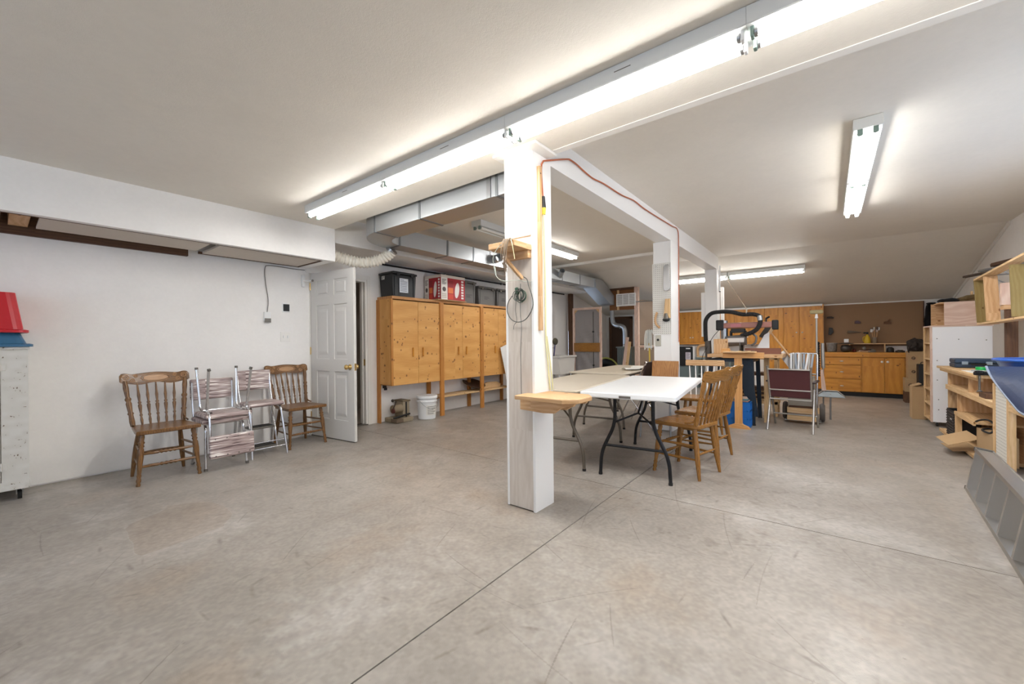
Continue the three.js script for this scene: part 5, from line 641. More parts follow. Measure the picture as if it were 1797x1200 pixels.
  const yb = it('yellow_spray_bottle', 'yellow jug with black cap on the back shelf', 'bottle', 0.61, 1.041, -10.9); mesh('bottle', lathe([[0, 0], [0.05, 0], [0.052, 0.01], [0.05, 0.09], [0.03, 0.14], [0.016, 0.17], [0.016, 0.18], [0, 0.18]], 0, 0, 0, 18), M(0xd8b21e, { roughness: 0.4 }), yb); mesh('cap', [bar([0, 0.178, 0], [0, 0.2, 0], 0.016), B(0.08, 0.03, 0.03, -0.02, 0.21, 0, 0.006)], mat.black, yb); mesh('handle', rod([[-0.03, 0.14, 0], [-0.062, 0.12, 0], [-0.064, 0.06, 0], [-0.048, 0.03, 0]], 0.008), M(0xd8b21e, { roughness: 0.4 }), yb);
  const br = it('brush_can', 'can of upturned paint brushes with pale tips on back shelf', 'brushes', 0.725, 1.041, -10.9); mesh('can', lathe([[0, 0], [0.035, 0], [0.035, 0.12], [0.032, 0.12], [0.03, 0.01], [0, 0.01]], 0, 0, 0, 16), M(0x8a7a68, { roughness: 0.5 }), br); const r = rng(31); for (let i = 0; i < 7; i++) { const a = i * 0.9, x = Math.cos(a) * 0.05, z = Math.sin(a) * 0.03, h = 0.22 + r() * 0.06; mesh('brush', bar([x * 0.3, 0.015, z * 0.3], [x, h, z], 0.005), mat.pine, br); mesh('bristles', B(0.04, 0.06, 0.016, x * 1.1, h + 0.03, z * 1.1, 0.006, 0, a, -x * 2), [mat.white, M(0x6a5a50, { roughness: 0.9 }), M(0xd8d2c8, { roughness: 0.9 })][i % 3], br); }
  const lowItems = [['oil_can', 'small reddish tin under the back shelf', 'tin', 0.40, 0x7a3428, 0.03, 0.06], ['glass_jar', 'glass jar of screws under the back shelf', 'jar', 0.55, 0x8a8478, 0.035, 0.1], ['metal_bowl', 'shallow metal bowl under the back shelf', 'bowl', 0.66, 0x9a948c, 0.07, 0.05], ['tape_roll', 'dark round roll beside the shelf divider', 'roll', 0.94, 0x2c2a28, 0.055, 0.09], ['clamp_pile', 'low heap of dark hardware on the counter', 'hardware', 1.08, 0x3c352e, 0.07, 0.035]];
  for (const [n, l, cat, x, col, rr, h] of lowItems) { const o = it(n, l, cat, x, cy, -10.78); mesh('body', lathe([[0, 0], [rr, 0], [rr * 1.02, h * 0.1], [rr, h * 0.8], [rr * 0.7, h], [0, h]], 0, 0, 0, 16), M(col, { roughness: 0.45, metalness: 0.3 }), o); mesh('top', lathe([[0, h], [rr * 0.6, h], [rr * 0.55, h + 0.012], [0, h + 0.012]], 0, 0, 0, 14), mat.greyMetal, o); }
  const wd = it('wood_scraps', 'wood scraps lying on the counter before the shelf', 'scraps', 0.52, cy, -10.62); for (let i = 0; i < 3; i++) mesh('scrap', B(0.16, 0.018, 0.05, i * 0.03, 0.01 + i * 0.018, 0, 0.002, 0, i * 0.4), [mat.stud, mat.fir, mat.darkWood][i], wd);
  // tools hung on the pegboard
  const hang = [['hand_plane', 'dark hand plane hung high beside the tall cupboard', 'tool', 0.02, 1.595, [[-0.06, -0.02], [0.06, -0.025], [0.065, 0.0], [0.02, 0.02], [-0.05, 0.015]]], ['hanging_pliers', 'dark tangled tool hung low beside the tall cupboard', 'tool', 0.03, 1.31, [[-0.04, -0.08], [0.0, -0.09], [0.05, -0.03], [0.03, 0.06], [-0.03, 0.07]]], ['sanding_block', 'purplish block with handle hung mid pegboard', 'tool', 0.47, 1.48, [[-0.05, -0.03], [0.04, -0.035], [0.05, 0.0], [0.0, 0.035], [-0.045, 0.02]]], ['staple_gun', 'brown bow shaped tool hung toward the coats', 'tool', 0.92, 1.455, [[-0.055, -0.03], [0.05, -0.03], [0.06, 0.0], [0.02, 0.02], [0.05, 0.06], [0.03, 0.065], [-0.01, 0.02], [-0.05, 0.015]]], ['hanging_saw', 'small saw with long blade hung above the dark pot', 'saw', 0.36, 1.275, [[-0.06, -0.02], [0.16, -0.012], [0.16, 0.0], [0.0, 0.03], [-0.05, 0.03]]]];
  hang.forEach(([n, l, cat, x, y, pts], i) => { const o = it(n, l, cat, x, y, ZF + 0.014); mesh('tool_body', ext(pts, 0.03, 0.004), [M(0x3a2c22, { roughness: 0.6 }), M(0x2a2622, { roughness: 0.5 }), M(0x5a4650, { roughness: 0.6 }), M(0x6a4526, { roughness: 0.6 }), M(0x6a5a48, { roughness: 0.6 })][i], o); mesh('hook', bar([0, 0.03, -0.002], [0, 0.03, 0.045], 0.003), mat.steel, o); });
  for (const [x, y, l] of [[0.18, 1.585, 'bare bright peg hook between hand plane and sanding block'], [0.78, 1.59, 'bare bright peg hook above the bow shaped tool']]) { const o = it('peg_hook', l, 'hook', x, y, ZF + 0.013); mesh('hook', [bar([0, 0, 0], [0, 0, 0.03], 0.003), bar([0, 0, 0.03], [0, 0.02, 0.035], 0.003)], mat.chrome, o); }
  // coats on the wall end
  const coat = (label, x, w, y0, y1, col) => { const o = it('hanging_coat', label, 'coat', x, y0, ZF + 0.02); const g = strip(new THREE.BoxGeometry(w, y1 - y0, 0.1, 10, 12, 3)).translate(0, (y1 - y0) / 2, 0.06); const q = g.attributes.position, N = noiseGrid(Math.floor(x * 100), 16); for (let i = 0; i < q.count; i++) { const X = q.getX(i), Y = q.getY(i), t = Y / (y1 - y0); q.setX(i, X * (1 - 0.35 * t * t * t) + (N(Y * 9, 3) - 0.5) * 0.03); q.setZ(i, Math.max(0.002, q.getZ(i) * (0.7 + 0.6 * N(X * 28 + 4, Y * 4)))); q.setY(i, Y - (t > 0.95 ? Math.abs(X) * 0.35 : 0)); } g.computeVertexNormals(); mesh('cloth', g, M(col, { roughness: 0.9 }), o); mesh('collar', tor(0.05, 0.018, 0, y1 - y0 - 0.01, 0.07, Math.PI / 2), M(col, { roughness: 0.9 }), o); };
  coat('black coat hanging at the pegboard end', 1.53, 0.19, 1.12, 1.80, 0x0d0e12); coat('dark navy coat hanging behind the plywood box', 1.728, 0.18, 1.15, 1.78, 0x141a26);
  // microwave stand left
  const mw = thing('small_fridge', 'black fronted small fridge with white side under upper cupboards', 'fridge', [-2.78, 0, -10.78]); mesh('cabinet', BB(-0.16, 0.19, 0.5, 0.99, -0.22, 0.2, 0.01), mat.white, mw); mesh('front_door', BB(-0.16, 0.145, 0.505, 0.985, 0.2, 0.225, 0.006), mat.black, mw); printMesh('paper_note', 0.12, 0.18, printTex(64, 96, (x, w, h) => { x.fillStyle = '#cfc7d0'; x.fillRect(0, 0, w, h); x.fillStyle = '#6a6470'; for (let i = 0; i < 7; i++) x.fillRect(8, 10 + i * 12, 30 + (i * 13) % 18, 4); }), mw, 0.04, 0.75, 0.2265); mesh('white_tag', BB(-0.01, 0.09, 0.92, 0.945, 0.225, 0.228), mat.white, mw); mesh('stand', BB(-0.2, 0.22, 0, 0.5, -0.22, 0.2, 0.004), mat.greyTeal || (mat.greyTeal = M(0x6f7d7c, { roughness: 0.6 })), mw);
  const cl = thing('wooden_clamp_tool', 'yellow wooden bow clamp standing on the small bench', 'tool', [-2.3, 0.74, -10.5]); mesh('bow', rod([[-0.2, 0.0, 0], [-0.2, 0.2, 0], [-0.1, 0.27, 0], [0.22, 0.27, 0]], 0.03, 8), mat.pine, cl); mesh('base', B(0.46, 0.03, 0.1, 0.02, 0.0, 0, 0.004), mat.stud, cl);
  const bn = thing('small_bench', 'small grey teal bench under the upper cupboards', 'bench', [-2.25, 0, -10.6]); mesh('bench_top', BB(-0.28, 0.5, 0.69, 0.725, -0.3, 0.25), mat.greyTeal, bn); mesh('bench_side', BB(-0.26, -0.22, 0, 0.69, -0.28, 0.22), mat.greyTeal, bn); mesh('bench_side', BB(0.44, 0.48, 0, 0.69, -0.28, 0.22), mat.greyTeal, bn); mesh('lower_shelf', BB(-0.22, 0.44, 0.3, 0.33, -0.28, 0.22), mat.greyTeal, bn);
  // cartons
  const mark = printTex(64, 64, (x, w, h) => { x.fillStyle = '#b28f66'; x.fillRect(0, 0, w, h); x.fillStyle = '#4a3626'; x.beginPath(); x.arc(32, 30, 17, 0, 7); x.fill(); x.fillStyle = '#b28f66'; x.fillRect(24, 22, 16, 5); x.fillRect(22, 34, 12, 5); });
  const pl = thing('wooden_block', 'low wooden block under the stacked cartons', 'block', [1.18, 0, -10.02]); mesh('block', BB(-0.13, 0.13, 0, 0.195, -0.15, 0.12, 0.003), mat.darkWood, pl);
  [[1.165, 0.196, 'bottom'], [1.205, 0.433, 'middle'], [1.205, 0.669, 'top']].forEach(([x, y, w], i) => { const o = thing('cardboard_carton', `${w} cardboard carton with dark emblem in the stack by the counter`, 'carton', [x, y, -10.02], 0, 'stacked cartons by the counter'); mesh('carton', BB(-0.115, 0.115, 0, 0.235, -0.14, 0.12, 0.003), mat.cardboard, o); mesh('tape_strip', BB(-0.02, 0.02, 0.2352, 0.236, -0.14, 0.12), M(0x9a7f58, { roughness: 0.4 }), o); printMesh('emblem', 0.1, 0.1, mark, o, -0.045, 0.115, 0.1208); });
  const bag = thing('dark_bag', 'crumpled dark brown bag on top of the stacked cartons', 'bag', [1.19, 0.907, -9.99]); const gb = strip(new THREE.IcosahedronGeometry(0.12, 3)); { const q = gb.attributes.position, N = noiseGrid(66, 16); for (let i = 0; i < q.count; i++) { const v = V(q.getX(i), q.getY(i), q.getZ(i)), k = 0.75 + 0.5 * N(v.x * 30 + 5, v.y * 30 + v.z * 20); q.setXYZ(i, v.x * k, Math.max(v.y * k * 1.1, -0.10), v.z * k); } gb.computeVertexNormals(); } mesh('bag', gb.translate(0, 0.101, 0), M(0x2e2520, { roughness: 0.8 }), bag); mesh('strap', rod([[-0.06, 0.12, 0.09], [-0.1, 0.02, 0.12], [-0.09, -0.02, 0.13]], 0.01, 6), M(0x2e2520, { roughness: 0.8 }), bag);
  const cb = thing('tall_carton', 'plain cardboard carton on the floor beside the white bookcase', 'carton', [0.975, 0, -8.12]); mesh('carton', BB(-0.055, 0.10, 0, 0.455, -0.12, 0.12, 0.003), mat.cardboard, cb); mesh('flap', tf(B(0.1, 0.004, 0.24, 0.05, 0, 0), -0.05, 0.457, 0, 0, 0, 0.4), mat.cardboard, cb);
  const bk = thing('black_case', 'narrow black case standing behind the plain carton', 'case', [1.24, 0, -9.6]); mesh('case', BB(-0.07, 0.07, 0.0, 0.70, -0.1, 0.1, 0.012), mat.black, bk); mesh('handle', rod([[-0.03, 0.70, 0], [-0.02, 0.73, 0], [0.02, 0.73, 0], [0.03, 0.70, 0]], 0.006), mat.black, bk);
}
// ================================================================ objects: right side
{
  const c = thing('rolling_bookcase', 'white backed pine bookcase on casters, open shelves on one side', 'bookcase', [1.03, 0, -7.45]);
  mesh('white_panel', BB(0.018, 0.53, 0.06, 1.28, -0.012, 0, 0.002), M(0xf3f4f6, { roughness: 0.45 }), c); mesh('edge_post', BB(0, 0.018, 0.055, 1.285, -0.05, 0.002, 0.002), mat.fir, c, 1); mesh('edge_post', BB(0, 0.02, 0.055, 1.285, -0.50, -0.46, 0.002), mat.stud, c, 1); mesh('top', BB(0, 0.54, 1.28, 1.298, -0.5, 0.004, 0.002), mat.fir, c, 0); mesh('back_panel', BB(0.515, 0.53, 0.06, 1.28, -0.49, -0.013), mat.stud, c); mesh('end_panel', BB(0.02, 0.515, 0.06, 1.28, -0.5, -0.485), mat.stud, c);
  for (const y of [0.07, 0.27, 0.46, 0.66, 0.86, 1.07]) mesh('bookcase_shelf', BB(0.004, 0.512, y - 0.01, y + 0.01, -0.484, -0.014), mat.stud, c, 2);
  for (const [x, z] of [[0.06, -0.05], [0.48, -0.05], [0.06, -0.44], [0.48, -0.44]]) { const w = mesh('caster', strip(new THREE.CylinderGeometry(0.026, 0.026, 0.02, 16)).rotateZ(Math.PI / 2).translate(x, 0.026, z), mat.black, c); mesh('fork', BB(x - 0.014, x + 0.014, 0.035, 0.06, z - 0.014, z + 0.014), mat.steel, w); }
  for (const [x, y] of [[0.06, 1.13], [0.25, 1.12], [0.48, 1.11], [0.06, 0.85], [0.06, 0.6], [0.07, 0.35], [0.07, 0.22]]) mesh('screw', sph(0.006, x, y, 0.0, 1, 1, 0.4, 8), mat.greyMetal, c);
  const p = thing('plywood_box', 'pinkish plywood box open at one end on the white bookcase', 'box', [1.10, 1.30, -7.47]); mesh('front', BB(0.06, 0.52, 0, 0.295, -0.016, 0, 0.001), mat.fir, p, 0); mesh('rear', BB(0, 0.52, 0, 0.295, -0.44, -0.424, 0.001), mat.pine, p, 0); mesh('bottom', BB(0, 0.52, 0.0005, 0.016, -0.423, -0.017), mat.pine, p, 0); mesh('lid', BB(0.02, 0.52, 0.28, 0.295, -0.423, -0.017), mat.pine, p, 0); mesh('end', BB(0.505, 0.52, 0.017, 0.279, -0.423, -0.017), mat.pine, p, 1);
  const tb = thing('canvas_bundle', 'tan canvas bundle and cords on top of plywood box', 'bundle', [1.45, 1.597, -7.65]); const g = strip(new THREE.IcosahedronGeometry(0.1, 3)); { const q = g.attributes.position, N = noiseGrid(70, 16); for (let i = 0; i < q.count; i++) { const k = 0.8 + 0.4 * N(q.getX(i) * 40 + 9, q.getZ(i) * 40 + q.getY(i) * 30); q.setXYZ(i, q.getX(i) * k * 1.5, Math.max(-0.03, q.getY(i) * k * 0.55), q.getZ(i) * k); } g.computeVertexNormals(); } mesh('canvas', g.translate(0, 0.031, 0), M(0x6a5636, { roughness: 0.9 }), tb); mesh('peg', BB(-0.03, -0.01, 0.06, 0.13, -0.01, 0.01), mat.stud, tb);
  const rg = thing('dark_rags', 'black rags lying along the plywood box top', 'rags', [1.22, 1.597, -7.62]); const g2 = strip(new THREE.IcosahedronGeometry(0.08, 3)); { const q = g2.attributes.position, N = noiseGrid(71, 16); for (let i = 0; i < q.count; i++) { const k = 0.8 + 0.4 * N(q.getX(i) * 40 + 9, q.getZ(i) * 40); q.setXYZ(i, q.getX(i) * k * 1.3, Math.max(-0.02, q.getY(i) * k * 0.4), q.getZ(i) * k); } g2.computeVertexNormals(); } mesh('cloth', g2.translate(0, 0.021, 0), M(0x101014, { roughness: 0.95 }), rg);
  // workbench shelf along the right side
  const s = thing('pine_shelf_unit', 'open pine shelf unit with pegboard end along the right wall', 'shelf unit', [1.08, 0, -7.1]);
  const L = 2.02; mesh('shelf_top', BB(-0.04, 0.5, 0.775, 0.80, -0.05, L - 0.35, 0.002), mat.stud, s, 2); mesh('top_fascia', BB(-0.02, 0.0, 0.745, 0.775, 0, L - 0.36), mat.stud, s, 2); mesh('middle_shelf', BB(-0.005, 0.48, 0.585, 0.605, 0.3, L, 0.002), mat.stud, s, 2); mesh('middle_fascia', BB(-0.02, -0.005, 0.555, 0.605, 0.3, L), mat.stud, s, 2); mesh('low_shelf', BB(-0.01, 0.45, 0.33, 0.35, 0.7, 1.45, 0.002), mat.stud, s, 2); mesh('low_fascia', BB(-0.02, -0.005, 0.315, 0.352, 0.7, 1.45), mat.stud, s, 2);
  mesh('end_panel', BB(0, 0.45, 0.02, 0.745, 0.29, 0.308), mat.pine, s, 1); mesh('divider', BB(0, 0.45, 0.605, 0.745, 1.17, 1.21), mat.pine, s, 1); mesh('divider', BB(-0.015, 0.03, 0.06, 0.315, 0.70, 0.75), mat.stud, s, 1); mesh('divider', BB(0, 0.45, 0.352, 0.555, 0.72, 0.735), mat.pine, s, 1); mesh('back_panel', BB(0.46, 0.475, 0.02, 0.745, 0.3, L), mat.pine, s, 2); mesh('base_board', BB(-0.03, 0.46, 0.015, 0.045, 0.0, L - 0.4), mat.stud, s, 2);
  mesh('upright', BB(-0.02, 0.02, 0, 0.765, L, L + 0.04, 0.002), mat.stud, s, 1); const pg = mesh('pegboard_end', BB(-0.012, -0.004, 0.0, 0.765, L + 0.045, L + 0.33), mat.pegWhite, s); mesh('pegboard_back', BB(0.44, 0.446, 0.3, 0.555, 1.2, L), mat.pegWhite, s); mesh('upright', BB(-0.02, 0.02, 0, 0.765, L + 0.33, L + 0.37, 0.002), mat.stud, s, 1); mesh('side_rail', BB(-0.02, 0.0, 0.585, 0.63, L + 0.37, L + 1.6), mat.stud, s, 2); mesh('white_paper', BB(0.0, 0.3, 0.8005, 0.803, 0.9, 1.5), mat.white, s);
  const tbx = thing('tool_case', 'dark blue plastic tool case lying on the pine shelf', 'case', [1.30, 0.801, -6.85]); mesh('case_bottom', B(0.36, 0.05, 0.26, 0, 0.026, 0, 0.012), M(0x26364a, { roughness: 0.45 }), tbx); mesh('case_lid', B(0.36, 0.05, 0.26, 0, 0.077, 0, 0.012), M(0x2f445c, { roughness: 0.45 }), tbx); for (const x of [-0.1, 0.08]) mesh('latch', B(0.05, 0.035, 0.012, x, 0.055, 0.134, 0.004), M(0x8ea0b0, { roughness: 0.4 }), tbx); mesh('handle', rod([[-0.05, 0.05, 0.13], [-0.045, 0.045, 0.155], [0.045, 0.045, 0.155], [0.05, 0.05, 0.13]], 0.008), mat.black, tbx);
  const tp = thing('green_tape', 'bright green tape roll on the pine shelf', 'tape', [1.18, 0.804, -5.95]); mesh('roll', lathe([[0.025, 0], [0.047, 0], [0.047, 0.05], [0.025, 0.05], [0.025, 0]], 0, 0, 0, 28), M(0x12a14a, { roughness: 0.35 }), tp); mesh('core', lathe([[0.0245, 0.001], [0.021, 0.001], [0.021, 0.049], [0.0245, 0.049]], 0, 0, 0, 24), mat.cardboard, tp);
  const vi = thing('bar_clamp', 'dark steel screw clamp gripping the front of pine shelf', 'clamp', [1.1, 0.80, -5.42]); mesh('jaw', [B(0.16, 0.03, 0.04, 0.0, 0.02, 0, 0.006), B(0.05, 0.06, 0.05, 0.08, 0.03, 0, 0.006), B(0.05, 0.03, 0.06, -0.05, 0.035, 0.02, 0.006)], mat.blackMetal, vi); mesh('screw', bar([-0.045, -0.13, 0], [-0.045, 0.03, 0], 0.008), mat.greyMetal, vi); mesh('swivel_pad', lathe([[0, 0], [0.022, 0], [0.012, 0.014], [0, 0.014]], -0.045, -0.142, 0, 12), mat.greyMetal, vi); mesh('handle', bar([-0.1, 0.05, 0.03], [0.0, 0.045, 0.05], 0.006), mat.steel, vi);
  const wk = thing('wood_block', 'thick dark wood block on the middle pine shelf', 'block', [1.12, 0.606, -5.42]); mesh('block', B(0.1, 0.045, 0.2, 0, 0.0235, 0, 0.003), mat.darkWood, wk);
  const bc = thing('black_crate', 'black slatted plastic crate under the pine shelf', 'crate', [1.16, 0.046, -6.6]); { const w = 0.2, d = 0.36, h = 0.29; mesh('tub', [BB(-w / 2 + 0.01, w / 2, 0, h, -d / 2, -d / 2 + 0.008), BB(-w / 2 + 0.01, w / 2, 0, h, d / 2 - 0.008, d / 2), BB(w / 2 - 0.008, w / 2, 0, h, -d / 2, d / 2), BB(-w / 2, w / 2, 0, 0.008, -d / 2, d / 2), BB(-w / 2 + 0.006, -w / 2 + 0.012, 0, h, -d / 2, d / 2)], mat.black, bc); for (let i = 0; i < 9; i++) mesh('slat', BB(-w / 2, -w / 2 + 0.008, 0.02 + i * 0.03, 0.032 + i * 0.03, -d / 2, d / 2), M(0x2a2a2c, { roughness: 0.4 }), bc); mesh('tag', BB(-w / 2 - 0.002, -w / 2, 0.19, 0.2, 0.02, 0.09), mat.white, bc); }
  const ob = thing('open_carton', 'open cardboard carton with bent flaps spilling off shelf base', 'carton', [1.14, 0.046, -5.55]); mesh('carton', [BB(-0.05, 0.1, 0, 0.25, -0.16, 0.3, 0.002)], mat.cardboard, ob); mesh('flap', tf(B(0.24, 0.004, 0.2, -0.12, 0, 0), -0.05, 0.16, -0.26, 0.2, 0.3, 0.35), mat.cardboard, ob); mesh('flap', tf(B(0.2, 0.004, 0.24, -0.1, 0, 0), -0.02, 0.02, -0.4, 0.1, 0.2, 0.12), mat.cardboard, ob);
  const cbl = thing('black_cable', 'loop of black cable lying over the open carton', 'cable', [1.12, 0.298, -5.5]); mesh('loop', rod([[-0.05, 0.0, -0.2], [-0.04, 0.06, -0.16], [0.0, 0.1, -0.02], [0.02, 0.07, 0.1], [-0.02, 0.015, 0.18], [-0.04, 0.012, 0.02], [0.03, 0.012, -0.08], [0.04, 0.02, 0.15]], 0.008, 6, 50), mat.rubber, cbl);
  const sl = thing('blue_sled', 'dark blue curved plastic sled tipped over the shelf end', 'sled', [0, 0, 0]); { const nu = 24, nv = 10, pos = [], pt = (i, j, o) => { const u = i / nu, v = j / nv; const z = -5.17 + u * 1.6, top = 0.90 + 0.1 * Math.min(1, u * 3.5) + 0.03 * u, bot = 0.895 - 0.25 * Math.pow(Math.min(1, u * 2.1), 0.75) - 0.06 * u; const y = mix(bot, top, v); return [1.04 + 0.34 * v + 0.08 * Math.sin(v * Math.PI) * -1 + o * 0.9, y + o * 0.3, z + 0.06 * v]; }; const quad = (a, b, c, d) => pos.push(...a, ...b, ...c, ...a, ...c, ...d); const th = 0.012; for (let i = 0; i < nu; i++) for (let j = 0; j < nv; j++) { quad(pt(i, j, 0), pt(i + 1, j, 0), pt(i + 1, j + 1, 0), pt(i, j + 1, 0)); quad(pt(i, j, th), pt(i, j + 1, th), pt(i + 1, j + 1, th), pt(i + 1, j, th)); } const gg = new THREE.BufferGeometry(); gg.setAttribute('position', new THREE.Float32BufferAttribute(pos, 3)); gg.computeVertexNormals(); mesh('hull', gg, M(0x22375c, { roughness: 0.5, side: THREE.DoubleSide }), sl); const e = []; for (let i = 0; i <= nu; i++) e.push(pt(i, 0, th / 2)); mesh('lip', rod(e, 0.009, 6, 60), M(0x8a97ab, { roughness: 0.4 }), sl); }
  const tu = thing('blue_plastic_tub', 'bright blue plastic tub behind the brown post', 'tub', [1.5, 0.80, -5.55]); mesh('tub', lathe([[0, 0], [0.26, 0], [0.31, 0.12], [0.325, 0.13], [0.335, 0.14], [0.325, 0.15], [0.3, 0.14], [0.25, 0.012], [0, 0.012]], 0, 0, 0, 32), M(0x1a4a9e, { roughness: 0.35 }), tu); mesh('rim', tor(0.33, 0.013, 0, 0.142, 0, Math.PI / 2, 0, 0, 36), M(0x2a62c0, { roughness: 0.35 }), tu);
  const po = thing('brown_timber_post', 'rough brown timber post on shelf top behind the board frame', 'post', [1.445, 0.801, -6.31]); mesh('post', BB(-0.038, 0.038, 0, 0.62, -0.04, 0.04, 0.004), mat.darkWood, po, 1); mesh('cap_block', BB(-0.06, 0.07, 0.62, 0.665, -0.05, 0.05, 0.003), mat.pine, po, 0); mesh('end_block', BB(-0.07, 0.11, 0.666, 0.89, -0.03, 0.03, 0.003), mat.fir, po, 1);
  // frame of boards
  const greenish = M(0xa2a685, { map: rep(T.stud, 0.5), roughness: 0.75 });
  const f = thing('board_frame', 'open frame of pale boards with green stained inside, held by post', 'frame', [1.35, 0, -6.225]); const FP = (z, y) => [0, 1.147 + (y - 1.147) * 1.25, (z + 4.98) * 1.25];
  const q4 = [[-5.51, 1.665], [-5.41, 1.262], [-3.9, 1.285], [-3.9, 1.72]];
  mesh('top_board', beam(FP(q4[0][0], q4[0][1]), FP(q4[3][0], q4[3][1]), 0.1, 0.02, 0.001), mat.stud, f); mesh('bottom_board', beam(FP(q4[1][0], q4[1][1]), FP(q4[2][0], q4[2][1]), 0.1, 0.02, 0.001), mat.stud, f);
  const upr = (z0, y0, z1, y1, m) => mesh('cross_board', beam(FP(z0, y0), FP(z1, y1), 0.1, 0.018, 0.001), m, f); upr(-5.5, 1.655, -5.405, 1.275, greenish); upr(-5.21, 1.66, -5.13, 1.28, mat.pine); upr(-4.575, 1.67, -4.53, 1.29, greenish); upr(-3.95, 1.70, -3.95, 1.29, mat.stud);
  const bk = thing('wall_brackets', 'pair of steel brackets on right wall under loose rails', 'bracket', [XR, 1.9, -7.35]); for (const z of [-0.25, 0.25]) mesh('bracket', [BB(-0.3, 0, 0, 0.015, z - 0.012, z + 0.012), BB(-0.015, 0, -0.2, 0, z - 0.012, z + 0.012), beam([-0.27, 0, z], [-0.01, -0.19, z], 0.012, 0.012)], mat.steel, bk);
  const dk = M(0x4a3d34, { roughness: 0.5, metalness: 0.3 });
  [['long_rail', 'long dark rail jutting farthest out over the bookcase', [1.42, 1.945, -7.95], [1.80, 1.94, -6.9], dk, 0.03], ['pale_rail', 'pale grey channel rail resting with dark rails', [1.53, 1.99, -7.8], [1.80, 1.985, -6.95], mat.steel, 0.03], ['wide_board', 'wide brown board on top of the loose rails', [1.60, 2.03, -7.6], [1.8, 2.025, -6.8], mat.darkWood, 0.05]].forEach(([n, l, a, b, m, w]) => { const o = thing(n, l, 'rail', a); const d = v3(b).sub(v3(a)); mesh('bar', beam([0, 0, 0], d, w, w * 0.8, 0.002), m, o); mesh('end_cap', beam([0, 0, 0], d.clone().setLength(-0.006), w * 0.9, w * 0.7), mat.greyMetal, o); });
  // aluminium stepladder on its side
  const la = thing('aluminium_ladder', 'silver aluminium stepladder lying on its side by the shelf', 'ladder', [0.80, 0, -4.52], 0); la.rotation.y = -0.0625;
  const LL = 2.9, lean = 0.05 / 0.30, dir = V(lean, 1, 0).normalize(), up = h => [dir.x * h, dir.y * h];
  for (const h of [0.012, 0.315]) { const [x, y] = up(h); mesh('side_rail', [tf(B(0.095, 0.006, LL, 0.0475, 0, LL / 2, 0), x, y, 0, 0, 0, -lean), tf(B(0.006, 0.024, LL, 0.003, 0, LL / 2, 0), x, y, 0, 0, 0, -lean), tf(B(0.006, 0.024, LL, 0.092, 0, LL / 2, 0), x, y, 0, 0, 0, -lean)], mat.alu, la); }
  for (let i = 0; i < 9; i++) { const z = 0.012 + i * 0.33; mesh('step', [tf(B(0.085, 0.30, 0.005, 0.048, 0.165, z), 0, 0, 0, 0, 0, -lean), tf(B(0.006, 0.30, 0.03, 0.006, 0.165, z + 0.012), 0, 0, 0, 0, 0, -lean), tf(B(0.006, 0.30, 0.02, 0.09, 0.165, z + 0.008), 0, 0, 0, 0, 0, -lean)], mat.alu, la); }
  for (const h of [0.012, 0.315]) mesh('foot_pad', tf(B(0.1, 0.03, 0.02, 0.048, 0, -0.008, 0.004), ...up(h), 0, 0, 0, -lean), mat.greyMetal, la);
}
